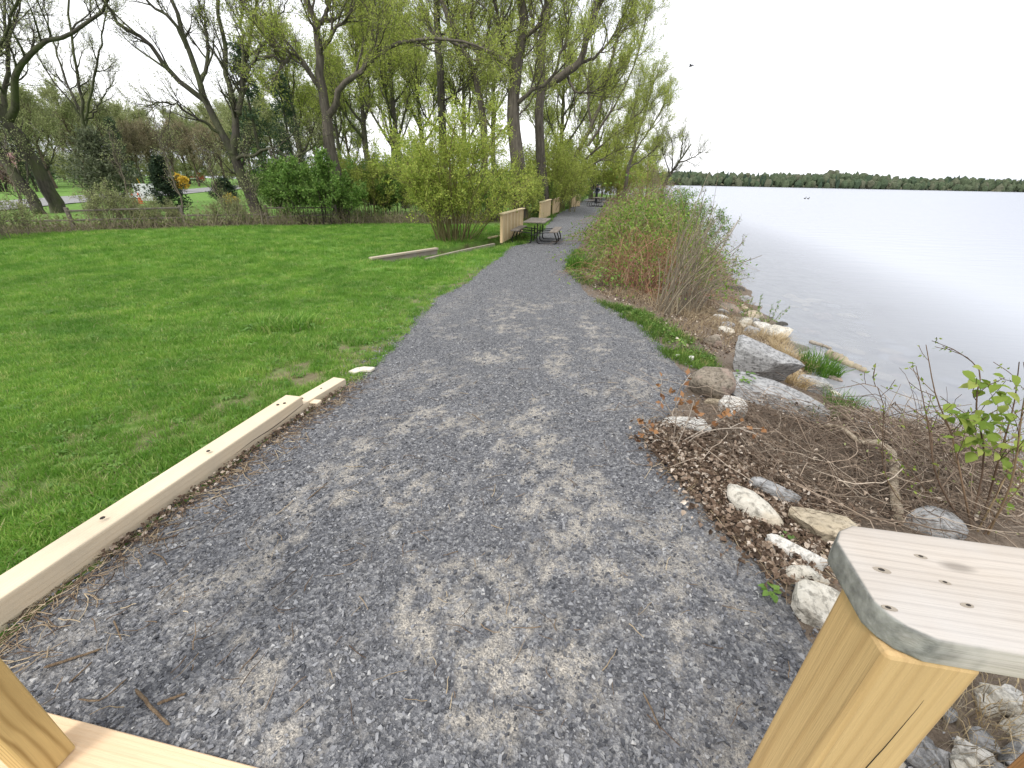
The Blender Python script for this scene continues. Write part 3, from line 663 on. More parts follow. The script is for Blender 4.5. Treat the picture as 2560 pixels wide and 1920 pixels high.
# ------------------------------------------------------------------ guard panels along the path
def guard(label, pn, pf, h=1.0, hidepost=False):
    """posts at the two ends, slats in front, cap board"""
    pn = np.array(pn); pf = np.array(pf); d = pf-pn; ln = np.linalg.norm(d); d /= ln; n = np.array([d[1], -d[0]])     # n points to the path
    z = 0.; root = thing('guard_panel', label, 'guard rail', (pn[0], pn[1], z), 0, 'wooden guard panels beside the path')
    P = lambda u, v, zz: (pn[0]+d[0]*u+n[0]*v, pn[1]+d[1]*u+n[1]*v, z+zz)
    U3 = (n[0], n[1], 0)
    for u in (.045, ln-.045): 
        board('post', P(u, 0, -.08), P(u, 0, h-.04), .09, .09, W_guard, root, up=U3)
        board('post_foot', P(u, 0, -.06), P(u, 0, .05), .094, .094, M_black, root, up=U3)
    board('cap', P(-.06, .02, h-.019), P(ln+.06, .02, h-.019), .17, .038, W_guard2, root)
    board('top_rail', P(.09, 0, h-.10), P(ln-.09, 0, h-.10), .038, .09, W_guard, root)
    board('bottom_rail', P(.09, 0, .16), P(ln-.09, 0, .16), .038, .09, W_guard, root)
    k = max(int((ln-.02)/.17), 4)
    for i in range(k):
        u = .05+(ln-.10)*(i+.5)/k; wdt = .105 if i % 2 else .085
        board('slat', P(u, .045, .07), P(u, .045, h-.045), wdt, .036, W_guard if i % 3 else W_guard2, root, up=U3)
    return root
def gp(px, py): return atz(px, py, 0)[:2]
G1 = gp(1253, 611); G1f = atz(1306, 521, .98)[:2]
guard('tan slatted guard panel beside the bench of the dark picnic table', G1, G1f)
guard('tan slatted guard panel beyond the dark picnic table, at the ditch gap', atz(1351, 504.5, 1.)[:2], atz(1376, 497.5, 1.)[:2])
guard('narrow tan slatted guard panel across the gap from the one by the table', gp(1381, 538), gp(1396, 531.5))
guard('tan slatted guard panel standing alone before the distant picnic table', gp(1428, 519.5), gp(1448, 517))
a = gp(1376, 541); b = gp(1386, 537)
# kerb timbers over the culvert
hw = thing('headwall', 'long timber capped headwall along the lawn side of the ditch', 'retaining wall', atz(924, 650, 0))
A_, B_ = atz(926, 646, 0.05), atz(1092, 621, 0.05)
board('cap', A_, B_, .15, .05, W_old2, hw); 
for k in range(3): board('plank', (A_[0], A_[1]-.02, -.04-k*.16), (B_[0], B_[1]-.02, -.04-k*.16), .05, .15, W_old, hw)
hw2 = thing('ditch_kerb', 'thin weathered timber kerb on the path side of the ditch', 'kerb', atz(1100, 648, 0))
for q0, q1 in (((1065, 650), (1150, 630)), ((1152, 629.5), (1235, 612))): board('timber', atz(*q0, .02), atz(*q1, .02), .09, .10, W_old, hw2)
hw3 = thing('culvert_headwall', 'dark timber headwall at the foot of the guard panel by the picnic table', 'retaining wall', atz(1200, 604, 0))
board('cap', atz(1222, 595, .05), atz(1252, 589, .05), .12, .05, W_guard2, hw3); board('plank', atz(1222, 598, -.1), atz(1252, 592, -.1), .05, .25, W_old, hw3)

# ------------------------------------------------------------------ picnic tables
def pipe(pts, r=.02, n=26, sides=8):
    P = smoothline(np.array(pts, float), n); return tubes(P[None], np.full((1, n), r), sides)
def make_table(label, loc, rz):
    root = thing('picnic_table', label, 'picnic table', loc, rz)
    for i in range(5): 
        o = bm_obj('table_board', box_bm(1.83, .142, .038, .004), W_table, root, (0, (i-2)*.15, .72))
    for s in (-1, 1):
        for i in range(2): bm_obj('bench_board', box_bm(1.83, .135, .038, .004), W_table, root, (0, s*(.60+i*.142), .43))
    for x in (-.72, 0, .72):
        for s in (-1, 1):
            V, q = pipe([(x, s*.10, .70), (x, s*.10, .45), (x, s*.10, .14), (x, s*.13, .05), (x, s*.22, .021), (x, s*.45, .021), (x, s*.66, .021), (x, s*.76, .05), (x, s*.79, .12), (x, s*.73, .30), (x, s*.68, .41)], .021, 40)
            link('frame_leg', mkmesh('frame_leg', V, [q], [M_black], smooth=True), root)
            V, q = pipe([(x, s*.10, .36), (x, s*.3, .375), (x, s*.54, .395), (x, s*.74, .405)], .016, 8); link('bench_bracket', mkmesh('bench_bracket', V, [q], [M_black], smooth=True), root)
        V, q = pipe([(x, -.33, .695), (x, 0, .695), (x, .33, .695)], .016, 5); link('top_bracket', mkmesh('top_bracket', V, [q], [M_black], smooth=True), root)
        V, q = pipe([(x, -.12, .30), (x, 0, .30), (x, .12, .30)], .016, 5); link('crossbar', mkmesh('crossbar', V, [q], [M_black], smooth=True), root)
    V, q = pipe([(-.72, 0, .30), (0, 0, .30), (.72, 0, .30)], .016, 5); link('brace', mkmesh('brace', V, [q], [M_black], smooth=True), root)
    return root
cn = [atz(*p, .74)[:2] for p in ((1299.7, 558.4), (1355.8, 559), (1382, 541.8), (1335, 541))]
ctr = sum(cn)/4; dirn = (cn[2]+cn[3]-cn[0]-cn[1]); trz = math.atan2(dirn[1], dirn[0])
tab = make_table('dark brown picnic table on black tube frame beside the guard panel', (ctr[0], ctr[1], .0), trz)
t2 = atz(1497, 517, 0)
copy_tree(tab, (t2[0], t2[1]+.6, 0), trz-.25, 1., 'distant grey picnic table where the path meets the brambles')

# ------------------------------------------------------------------ person beyond the far table
def skin_mesh(name, verts, edges, root=0, sub=2):
    me = bpy.data.meshes.new(name); me.from_pydata([v[:3] for v in verts], edges, []); o = bpy.data.objects.new(name, me); COL.objects.link(o)
    o.modifiers.new('skin', 'SKIN'); sl = me.skin_vertices[0].data
    for i, v in enumerate(verts):
        r = v[3]; sl[i].radius = r if isinstance(r, tuple) else (r, r)
        sl[i].use_root = (i == root)
    ss = o.modifiers.new('sub', 'SUBSURF'); ss.levels = sub; ss.render_levels = sub
    dg = bpy.context.evaluated_depsgraph_get(); m2 = bpy.data.meshes.new_from_object(o.evaluated_get(dg)); m2.name = name
    bpy.data.objects.remove(o); bpy.data.meshes.remove(me); return m2
def person():
    # faces +X (the lake), both hands up at the face holding a camera
    v = []; e = []
    def add(x, y, z, r, p=None):
        v.append((x, y, z, r)); i = len(v)-1
        if p is not None: e.append((p, i))
        return i
    pel = add(0, 0, .95, (.15, .12)); wa = add(0, 0, 1.10, (.145, .11), pel); ch = add(-.01, 0, 1.30, (.17, .125), wa); ub = add(0, 0, 1.42, (.14, .10), ch)
    nk = add(.02, 0, 1.50, .055, ub); h0 = add(.035, 0, 1.58, .075, nk); h1 = add(.03, 0, 1.67, .088, h0); add(.025, 0, 1.73, .06, h1); add(.115, 0, 1.625, .018, h0)
    for s in (-1, 1):
        hp = add(0, s*.10, .87, .095, pel); kn = add(.03, s*.11, .50, .06, hp); an = add(-.01, s*.12, .10, .042, kn); add(.12, s*.13, .04, .04, an)
        sh = add(.0, s*.17, 1.40, .07, ub); el = add(.17, s*.27, 1.24, .048, sh); wr = add(.24, s*.12, 1.50, .032, el); pa = add(.245, s*.085, 1.57, .03, wr)
        for k, (fx, fz, fl) in enumerate(((.02, .0, .05), (.008, .012, .06), (-.004, .018, .056), (-.016, .014, .045))):
            a1 = add(.245+fx, s*.07, 1.60+fz*.6, .0095, pa); a2 = add(.25+fx, s*.05, 1.60+fz+fl*.5, .0085, a1)
        t1 = add(.215, s*.06, 1.565, .0105, pa); add(.215, s*.035, 1.575, .009, t1)
    me = skin_mesh('body', v, e)
    for mt in (plainmat('navy_jacket', (.018, .022, .035), .8), plainmat('dark_trousers', (.016, .018, .026), .85), plainmat('skin', (.42, .26, .19), .6), plainmat('dark_shoes', (.015, .013, .012), .6)): me.materials.append(mt)
    for p in me.polygons:
        c = p.center; p.use_smooth = True
        p.material_index = 3 if c.z < .10 else 1 if c.z < .93 else 2 if (c.z > 1.485 and (abs(c.y) < .06 or c.x > .2)) else 0
    return me
pp = aty(1492, 478, 45.5); root = thing('person', 'person in dark clothes standing beyond the distant picnic table, arms raised', 'person', (pp[0], pp[1], 0), .25)
link('body', person(), root)
bm = bmesh.new(); bmesh.ops.create_uvsphere(bm, u_segments=14, v_segments=9, radius=.1); bmesh.ops.scale(bm, verts=bm.verts, vec=(1.0, .9, 1.02)); bmesh.ops.delete(bm, geom=[v for v in bm.verts if v.co.z < -.02 and v.co.x > -.04 or v.co.z < -.06], context='VERTS')
bm_obj('hair', bm, plainmat('black_hair', (.012, .010, .009), .7), root, (.015, 0, 1.69), True)
bm = box_bm(.07, .12, .075, .01); bmesh.ops.create_cone(bm, cap_ends=True, segments=12, radius1=.034, radius2=.032, depth=.09, matrix=Matrix.Translation((.075, 0, 0)) @ Matrix.Rotation(rad(90), 4, 'Y'))
cm = bm_obj('camera', bm, plainmat('pale_grey_plastic', (.45, .46, .48), .5)); cm.location = (pp[0]+.235*math.cos(.25), pp[1]+.235*math.sin(.25), 1.625); cm.rotation_euler = (0, 0, .25)
tag(cm, 'small light camera held up by the person in dark clothes', 'camera')

# ------------------------------------------------------------------ things by the road
def cone(label, p):
    root = thing('traffic_cone', label, 'traffic cone', p, 0, 'orange cones by the road')
    bm = bmesh.new(); bmesh.ops.create_cone(bm, cap_ends=True, segments=14, radius1=.14, radius2=.03, depth=.66); bm_obj('cone_body', bm, M_org, root, (0, 0, .37))
    bm = bmesh.new(); bmesh.ops.create_cone(bm, cap_ends=False, segments=14, radius1=.098, radius2=.075, depth=.14); bm_obj('reflective_band', bm, M_wht, root, (0, 0, .48))
    bm_obj('base', box_bm(.38, .38, .04, .01), M_org, root, (0, 0, .02)); return root
M_org = plainmat('orange_plastic', (.75, .12, .03), .5); M_wht = plainmat('white_sheet', (.75, .76, .77), .5, .05)
for px, py in ((338, 510), (353, 509)): 
    p = pick(px, py); cone('small orange traffic cone beside the white barrier board by the road', p)
p = pick(372, 508); sb = thing('barrier_board', 'tilted white barrier board on the verge next to orange cones', 'barrier', p, .5)
mt_ = Matrix.Rotation(rad(-14), 4, 'X'); o = bm_obj('panel', box_bm(1.25, .03, 1.15, .005), M_wht, sb, (0, 0, .72)); o.rotation_euler = (rad(-14), 0, 0)
for s in (-1, 1): 
    o = bm_obj('leg', box_bm(.05, .05, 1.25, .004), M_wht, sb, (s*.5, .22, .58)); o.rotation_euler = (rad(18), 0, 0)
p = pick(362, 490); mk = thing('marker_post', 'thin leaning yellow marker post by the road', 'post', p); o = bm_obj('stake', box_bm(.07, .07, 1.7, .01), plainmat('yellow_plastic', (.75, .45, .03), .5), mk, (0, 0, .85)); o.rotation_euler = (0, rad(-16), 0)
bm_obj('base', box_bm(.3, .3, .06, .01), M_black, mk, (0, 0, .03))
M_red = plainmat('red_paint', (.55, .03, .03), .4)
p = pick(528, 470); p = aty(470, 455, 108); vh = thing('parked_truck', 'red and white truck parked across the road behind the yellow bush', 'truck', (p[0], p[1], float(T(p[0], p[1]))), .7)
bm_obj('cargo_box', box_bm(3.4, 2.0, 1.5, .05, (0, 0, 1.65)), M_wht, vh); bm_obj('stripe', box_bm(3.42, 2.02, .38, .0, (0, 0, 1.3)), M_red, vh)
bm = box_bm(1.7, 1.9, 1.7, .18, (2.55, 0, 1.3), 2); bm_obj('cab', bm, M_red, vh); bm_obj('windscreen', box_bm(.05, 1.5, .6, .02, (3.40, 0, 1.7)), M_black, vh); bm_obj('chassis', box_bm(4.9, 1.7, .3, .02, (.7, 0, .65)), M_black, vh)
for x in (-1., 2.5):
    for s in (-1, 1):
        bm = bmesh.new(); bmesh.ops.create_cone(bm, cap_ends=True, segments=20, radius1=.42, radius2=.42, depth=.25, matrix=Matrix.Rotation(rad(90), 4, 'X')); bm_obj('wheel', bm, M_black, vh, (x, s*.85, .42))
# split-rail fence behind the lawn
fx = np.linspace(-22, -8.6, 6); fpts = np.stack([fx, lawn_far(fx)+1.5], -1)
fn = thing('rail_fence', 'low grey split rail fence in the brush behind the lawn', 'fence', (fpts[0][0], fpts[0][1], float(T(*fpts[0]))))
for i, q in enumerate(fpts):
    z = float(T(*q)); board('post', (q[0], q[1], z-.1), (q[0], q[1], z+.78), .11, .11, W_fence, fn, up=(1, .3, 0), bev=.01)
    if i:
        for hz in ((.32, .62) if i % 2 else (.36,)):
            p0 = fpts[i-1]; board('rail', (p0[0], p0[1]-.06, float(T(*p0))+hz+rng.normal(0, .03)), (q[0], q[1]-.06, z+hz+rng.normal(0, .03)), .045, .06, W_fence, fn, bev=.01)

# ------------------------------------------------------------------ bird, ducks
def bird(loc, rz, s):
    root = thing('bird', 'small dark bird flying over the lake', 'bird', loc, rz)
    bm = bmesh.new(); bmesh.ops.create_uvsphere(bm, u_segments=12, v_segments=8, radius=1); bmesh.ops.scale(bm, verts=bm.verts, vec=(.28*s, .09*s, .09*s)); M_b = plainmat('dark_feathers', (.07, .07, .08), .8)
    for v in bm.verts:
        if v.co.x < -.1*s: v.co.z *= .5; v.co.y *= .8
    bm_obj('body', bm, M_b, root, None, True)
    for sd_ in (-1, 1):
        P = [(.10, .05, .02), (-.10, .05, .02), (-.06, .30, .20), (.12, .28, .20), (-.16, .62, .10), (-.04, .60, .10)]
        V = np.array([(x*s, y*s*sd_, z*s) for x, y, z in P]); V = np.concatenate([V, V+[0, 0, .012*s]])
        F = [[0, 1, 2, 3], [3, 2, 4, 5], [6, 9, 8, 7], [9, 11, 10, 8], [0, 3, 9, 6], [3, 5, 11, 9], [1, 7, 8, 2], [2, 8, 10, 4], [4, 10, 11, 5], [0, 6, 7, 1]]
        link('wing', mkmesh('wing', V, [np.array(F)], [M_b]), root)
    V = np.array([(-.2, -.03, 0), (-.2, .03, 0), (-.46, .09, .01), (-.46, -.09, .01)])*s; V = np.concatenate([V, V+[0, 0, .012*s]])
    link('tail', mkmesh('tail', V, [np.array([[0, 1, 2, 3], [7, 6, 5, 4], [0, 4, 5, 1], [1, 5, 6, 2], [2, 6, 7, 3], [3, 7, 4, 0]])], [M_b]), root)
bird(aty(1727, 165, 42), 2.4, .62)
def duck(loc, rz):
    root = thing('duck', 'dark duck swimming far out on the lake', 'duck', loc, rz, 'ducks on the lake'); M_b = bpy.data.materials.get('duck') or plainmat('duck', (.05, .045, .04), .7)
    bm = bmesh.new(); bmesh.ops.create_uvsphere(bm, u_segments=12, v_segments=8, radius=1); bmesh.ops.scale(bm, verts=bm.verts, vec=(.3, .14, .12))
    for v in bm.verts:
        if v.co.x < -.15: v.co.z += .06
    bm_obj('body', bm, M_b, root, (0, 0, .05), True)
    V, q = pipe([(.2, 0, .08), (.26, 0, .2), (.27, 0, .28)], .05, 6); link('neck', mkmesh('neck', V, [q], [M_b], smooth=True), root)
    bm = bmesh.new(); bmesh.ops.create_uvsphere(bm, u_segments=10, v_segments=7, radius=.075); bmesh.ops.create_cone(bm, segments=8, radius1=.03, radius2=.012, depth=.12, matrix=Matrix.Translation((.1, 0, 0)) @ Matrix.Rotation(rad(90), 4, 'Y')); bm_obj('head', bm, M_b, root, (.28, 0, .31), True)
for px, py in ((2012, 497), (2020, 497.5)): duck(atz(px, py, WL), .4)

# ------------------------------------------------------------------ rocks
def rockmat(name, a, b, c3=None, sc=4., strat=0.):
    g = NG(name); co = g.coord('Object', (1, 1, 1+strat*5), (.25, .2, 0)); n = g.noise(co, sc*1.6, 8, .72, .6); n2 = g.noise(g.coord(), sc*6, 5, .7)
    c = g.ramp(n, [(.3, a), (.7, b)]); c = g.mix(g.ramp(n2, [(.38, (.75, .75, .75)), (.52, (0, 0, 0))]), c, tuple(k*.38 for k in a))
    if c3: c = g.mix(g.ramp(g.noise(g.coord(), sc*.8, 3), [(.5, (0, 0, 0)), (.62, (.8, .8, .8))]), c, c3)
    g.col(c, .9); g.bump(g.math('ADD', n, g.math('MULTIPLY', n2, .5)), .8, .03); return g.m
K_gr = rockmat('grey_schist', (.24, .24, .24), (.47, .47, .47), None, 5, 1.); K_pale = rockmat('pale_limestone', (.46, .43, .36), (.72, .69, .62), (.55, .48, .37), 5.)
K_tan = rockmat('tan_sandstone', (.36, .30, .21), (.60, .52, .39), (.30, .27, .22), 5.); K_bould = rockmat('brown_grey_boulder', (.16, .135, .10), (.36, .31, .25), (.40, .30, .25), 6, .7)
K_dark = rockmat('dark_wet_stone', (.05, .048, .043), (.12, .115, .10), None, 8); K_white = rockmat('whitish_stone', (.60, .58, .53), (.80, .78, .74), (.42, .41, .38), 8.)
def rockmesh(seed, size, box=.0, cuts=5, rough=.10, sub=3):
    r = np.random.default_rng(seed); bm = bmesh.new(); bmesh.ops.create_icosphere(bm, subdivisions=sub, radius=1); bm.verts.index_update()
    V = np.array([v.co[:] for v in bm.verts]); F = np.array([[v.index for v in f.verts] for f in bm.faces]); bm.free()
    if box:
        p = 2+box*6; V = V/((np.abs(V)**p).sum(1, keepdims=True)**(1/p))
    for _ in range(cuts):
        n = nrm(r.normal(size=3)*np.array([1, 1, .7])); d = r.uniform(.55, .85); s = V@n; V = V-np.maximum(s-d, 0)[:, None]*n*.92
    for f_, a_ in ((1.3, .6), (3.1, .3), (7., .14)):
        o_ = r.uniform(0, 50, 3); q = V*f_+o_
        V = V*(1+rough*a_*2*((vnoise(q[:, 0]+q[:, 2]*.7, q[:, 1])+vnoise(q[:, 1]-q[:, 2]*.6, q[:, 2]+q[:, 0]*.4))-1))[:, None]
    V = V*np.array(size)/2.
    return V, F
def rock(label, x0, x1, yb, mat, dep=.7, hgt=.6, seed=0, rz=0., tilt=(0, 0), box=0., cuts=5, rough=.12, sink=.35, group=None, name='rock', z=None, smooth=False):
    p = pick((x0+x1)/2, yb) if z is None else atz((x0+x1)/2, yb, z)
    depth = float((p-O3)@CF); wdt = (x1-x0)/PF*depth; sz = (wdt, wdt*dep, wdt*hgt)
    V, F = rockmesh(seed, sz, box, cuts, rough)
    R_ = np.array(Matrix.Rotation(rz, 3, 'Z') @ Matrix.Rotation(tilt[0], 3, 'X') @ Matrix.Rotation(tilt[1], 3, 'Y')); V = V@R_.T
    fw = CF[:2]/np.linalg.norm(CF[:2])*0+nrm(p[:2])
    c = p[:2]+fw*sz[1]*.42
    zb = (float(T(*c)) if z is None else z); zb = max(zb, WL-.1) if z is None else zb
    V[:, 2] -= V[:, 2].min(); V[:, 2] -= sink*sz[2]
    o = link(name, mkmesh(name, V, [F], [mat], smooth=smooth), None, (c[0], c[1], zb)); return tag(o, label, 'rock', group)
rock('rounded brown grey boulder on the gravel edge beside a flat slab', 1712, 1828, 1000, K_bould, .85, .74, 1, .5, (.2, 0), .1, 6, .16, .10, smooth=True)
rock('long angular grey slab rock leaning above the flat slab', 1806, 1985, 950, K_gr, .55, .50, 12, -.55, (.15, .28), .6, 5, .10, .15)
rock('broad flat light grey slab below the leaning slab', 1815, 2060, 1022, K_gr, .55, .16, 23, -.42, (.12, .10), .8, 3, .06, .25)
rock('pitted whitish rock in front of the flat slab', 1785, 1856, 1044, K_white, .9, .8, 4, .3, (0, 0), .2, 5, .22, .25)
rock('small cream flat stone at the foot of the rounded boulder', 1760, 1806, 1013, K_tan, .6, .3, 5, .1, (0, 0), .5, 4, .1, .2)
rock('flat white rock among dead twigs at the gravel edge', 1655, 1764, 1084, K_white, .7, .34, 6, -.3, (0, 0), .4, 5, .16, .2)
rock('dark edged flat rock by the tall green grass at the water', 1990, 2062, 980, K_gr, .7, .5, 7, -.2, (.1, .1), .7, 4, .1, .25)
rock('pale smooth elongated rock half buried in dead leaves', 1795, 1938, 1298, K_pale, .5, .46, 8, -.75, (0, .12), .2, 4, .10, .25, smooth=True)
rock('dark grey slab behind the pale elongated rock', 1872, 1985, 1255, K_gr, .40, .42, 9, -.75, (0, .1), .5, 5, .14, .25)
rock('blocky tan rock under the dead vines', 1968, 2118, 1358, K_tan, .6, .52, 10, -.35, (0, .1), .6, 6, .10, .25)
rock('white streaked narrow rock among leaves near the handrail', 1915, 2056, 1412, K_white, .42, .38, 11, -.62, (0, .1), .4, 6, .18, .25)
rock('pale rounded rock between the streaked rock and the handrail', 1950, 2056, 1462, K_pale, .6, .5, 13, -.2, (0, 0), .3, 5, .14, .25)
rock('large pale flat faced rock against the golden post', 1970, 2130, 1566, K_pale, .75, .5, 14, -.5, (0, .1), .5, 5, .1, .25)
rock('grey rounded mound shaped rock under the leafy sapling', 2245, 2385, 1335, K_gr, .7, .5, 15, .1, (0, 0), .1, 3, .1, .3, smooth=True)
rock('small rounded grey rock at the end of the grass strip', 1755, 1802, 866, K_bould, .8, .7, 16, 0, (0, 0), .1, 4, .1, .2)
rock('mossy brown rock at the waterline under the bare stems', 1786, 1848, 784, K_bould, .8, .55, 17, .2, (0, 0), .2, 5, .12, .25)
rock('dark wet rock alone in the water beyond the bare stems', 1808, 1864, 734, K_dark, .6, .42, 18, .1, (0, 0), 0, 3, .1, .3, z=WL-.04, smooth=True)
rock('small dark stone in shallow water off the pale shore rocks', 1938, 1968, 816, K_dark, .7, .5, 19, 0, (0, 0), 0, 3, .1, .3, z=WL-.02, smooth=True)
rock('tiny dark stone breaking the water by the small willow twigs', 1918, 1934, 798, K_dark, .7, .4, 20, 0, (0, 0), 0, 3, .1, .3, z=WL-.02)
for k, (x0, x1, yb, mt) in enumerate(((1782, 1820, 802, K_white), (1838, 1885, 812, K_pale), (1880, 1925, 825, K_white), (1902, 1976, 845, K_pale), (1800, 1840, 822, K_gr), (1845, 1895, 835, K_gr), (1855, 1905, 800, K_tan))):
    rock({'pale_limestone': 'cream', 'whitish_stone': 'white', 'grey_schist': 'grey', 'tan_sandstone': 'tan'}[mt.name]+' shoreline rock between the grass strip and the water', x0, x1, yb, mt, .7, .42, 30+k, rng.uniform(-.6, .6), (0, .1), .3, 5, .14, .25, group='pale shoreline rocks')
for k in range(26):
    px_, py_ = (rng.uniform(1775, 1870), rng.uniform(752, 835)) if k < 9 else (rng.uniform(1900, 2110), rng.uniform(850, 1000)) if k < 15 else (rng.uniform(2090, 2420), rng.uniform(1020, 1100))
    if 9 <= k < 15 and abs(px_-2010) < 70 and py_ > 900: px_ += 90
    mt = (K_gr, K_tan, K_pale, K_gr, K_bould)[k % 5]; wp = rng.uniform(22, 48)*(py_/850)
    rock({'pale_limestone': 'cream', 'grey_schist': 'grey', 'tan_sandstone': 'tan', 'brown_grey_boulder': 'brown'}[mt.name]+' waterline stone along the lake edge', px_, px_+wp, py_, mt, rng.uniform(.6, .9), rng.uniform(.3, .5), 300+k, rng.uniform(-1, 1), (0, .1), .3, 5, .14, .35, group='waterline stones')
rock('white stone in the green grass strip', 1715, 1736, 905, K_white, .8, .8, 41, .2, (0, 0), .3, 5, .15, .2)
rock('smaller white stone in the green grass strip', 1688, 1700, 895, K_white, .8, .8, 42, .2, (0, 0), .3, 5, .15, .2)
RIP = {'pale_limestone': 'cream', 'whitish_stone': 'white', 'grey_schist': 'grey', 'tan_sandstone': 'tan'}
for k, (x0, x1, yb, mt) in enumerate(((2425, 2485, 1775, K_pale), (2470, 2560, 1775, K_white), (2270, 2360, 1920, K_gr), (2505, 2600, 1860, K_pale), (2400, 2470, 1870, K_gr), (2120, 2200, 1450, K_gr), (2450, 2560, 1640, K_pale))):
    rock(RIP[mt.name]+' riprap rock below the handrail', x0, x1, yb, mt, .8, .5, 50+k, rng.uniform(-.6, .6), (0, .1), .4, 5, .12, .2, group='riprap rocks under the handrail')
# submerged flat stones: pieces of the lake bed
sm = [mkmesh('lakebed_stone', *(lambda a: (a[0], [a[1]]))(rockmesh(70+k, (1, .75, .22), .3, 5, .22, 2)), [(K_tan, K_gr, K_bould, K_tan)[k]], smooth=True) for k in range(4)]
k = 0
while k < 70:
    y = rng.uniform(3.2, 11); x = Shore(y)+rng.uniform(.05, 2.6)**1.0
    z = float(T(x, y)); s = rng.uniform(.22, .55)
    o = link('lakebed_stone', sm[k % 4], ground, (x, y, min(z+.03, WL-.05))); o.rotation_euler = (0, 0, rng.uniform(0, 6)); o.scale = (s, s, s*.7); k += 1
# driftwood
def log(name, label, pts, r0, r1, mat, cat, bumps=.25, n=26, sides=10):
    P = smoothline(np.array(pts), n); P = P+rng.normal(0, r0*.12, P.shape); t = np.linspace(0, 1, n); Rr = (r0+(r1-r0)*t)*(1+bumps*(vnoise(t*9, t*0+r0*99)-.5)); Rr[0] *= .5; Rr[-1] *= .35
    V, q = tubes(P[None], Rr[None], sides); e = np.array([np.arange(sides)[::-1], np.arange(sides)+(n-1)*sides])
    o = link(name, mkmesh(name, V-P[0], [q, e], [mat], smooth=True), None, P[0]); return tag(o, label, cat)
M_drift = woodmat('bleached_driftwood', (.50, .43, .32), (.30, .23, .15), 0, .2, (.20, .17, .13), .4, off=2.)
log('driftwood', 'pale driftwood log reaching from the bank into the water', [lift(atz(2062, 893, WL), .08), lift(atz(2100, 905, WL), .05), lift(atz(2162, 930, WL), .0)], .075, .045, M_drift, 'driftwood')
log('driftwood', 'thin dark driftwood stick at the waterline behind the tall grass', [lift(atz(2020, 862, WL), .07), lift(atz(2078, 876, WL), .03)], .035, .02, W_old, 'driftwood')
M_pbark = rockmat('pale_peeling_bark', (.26, .20, .13), (.60, .52, .41), (.17, .13, .09), 16)
log('dead_branch', 'thick bent dead branch with pale bark lying over the vines', [lift(pick(2030, 1100), .12), lift(pick(2075, 1118), .19), lift(pick(2120, 1152), .18), lift(pick(2165, 1170), .22), lift(pick(2200, 1200), .22), lift(pick(2207, 1240), .17), lift(pick(2222, 1280), .10), lift(pick(2246, 1322), .03)], .015, .030, M_pbark, 'branch', .3, 40)
# bigger sticks lying on the gravel
M_stick = barkmat('brown_twig', (.10, .065, .04), (.30, .22, .14), 30)
for k, (pts_, lab) in enumerate((([(345, 1732), (395, 1790), (430, 1822)], 'curved brown stick lying on gravel near the sill board'), ([(118, 1678), (190, 1655), (262, 1630)], 'long straight grey green stick lying on gravel near the left post'),
        ([(400, 1768), (470, 1742)], 'short crooked stick crossing the curved brown stick'), ([(180, 1716), (238, 1663)], 'thin pale straight twig on gravel by the left post'), ([(205, 1757), (260, 1758), (325, 1705)], 'forked thin twig on gravel above the sill board'),
        ([(385, 1390), (410, 1402), (423, 1422)], 'short bent twig on gravel beside the long timber'), ([(290, 1560), (310, 1610)], 'thin wavy twig on gravel in the middle of the litter'), ([(1605, 1740), (1630, 1790), (1648, 1835)], 'thin twig on gravel at the foot of the golden post'), ([(1180, 1040), (1212, 1065)], 'small dark stick alone on the open gravel'), ([(770, 1257), (820, 1215)], 'thin straight twig on gravel right of the long timber'))):
    P3 = [lift(rampick(*q), .022) for q in pts_]; log('fallen_stick', lab, P3, .0058 if k < 3 else .0035, .004 if k < 3 else .002, M_stick, 'stick', .3, 14, 6)
# ------------------------------------------------------------------ branching
def grow(P, R, nch, ln, ang=(.4, 1.), npts=5, up=.1, wob=.15, t0=.25, rmax=.1, rtip=.004, fall=.5, rk=.6, bias=None):
    M, n = P.shape[:2]; t = rng.uniform(t0, 1, (M, nch)); f = t*(n-1); i = np.minimum(f.astype(int), n-2); fr = (f-i)[..., None]; mi = np.arange(M)[:, None]
    p0 = P[mi, i]*(1-fr)+P[mi, i+1]*fr; tg = nrm(P[mi, i+1]-P[mi, i]); r0 = np.minimum(rk*(R[mi, i]*(1-fr[..., 0])+R[mi, i+1]*fr[..., 0]), rmax)
    p0 = p0.reshape(-1, 3); tg = tg.reshape(-1, 3); r0 = r0.reshape(-1); t = t.reshape(-1); N = len(p0)
    perp = nrm(np.cross(tg, rng.normal(size=(N, 3)))); a = rng.uniform(*ang, N)[:, None]; d = np.cos(a)*tg+np.sin(a)*perp
    if bias is not None: d = nrm(d+np.asarray(bias))
    Ls = (ln*rng.uniform(.5, 1.1, N)*(1-fall*t))[:, None]/(npts-1)
    pts = [p0]; p = p0
    for k in range(npts-1):
        d = nrm(d+wob*rng.normal(size=(N, 3))+np.array([0, 0, up])); p = p+d*Ls; pts.append(p)
    C = np.stack(pts, 1); RR = r0[:, None]+(rtip-r0[:, None])*np.linspace(0, 1, npts)[None]
    return C, np.maximum(RR, rtip)
def leaves_on(P, nl, ln, wd, spread=.06, along=.6, t0=.15):
    M, n = P.shape[:2]; t = rng.uniform(t0, 1, (M, nl)); f = t*(n-1); i = np.minimum(f.astype(int), n-2); fr = (f-i)[..., None]; mi = np.arange(M)[:, None]
    p = (P[mi, i]*(1-fr)+P[mi, i+1]*fr).reshape(-1, 3)+rng.normal(0, spread, (M*nl, 3)); d = nrm(P[mi, i+1]-P[mi, i]).reshape(-1, 3)*along+rng.normal(0, .6, (M*nl, 3))
    return leafquads(p, d, ln*rng.uniform(.6, 1.3, M*nl), wd*rng.uniform(.7, 1.3, M*nl))
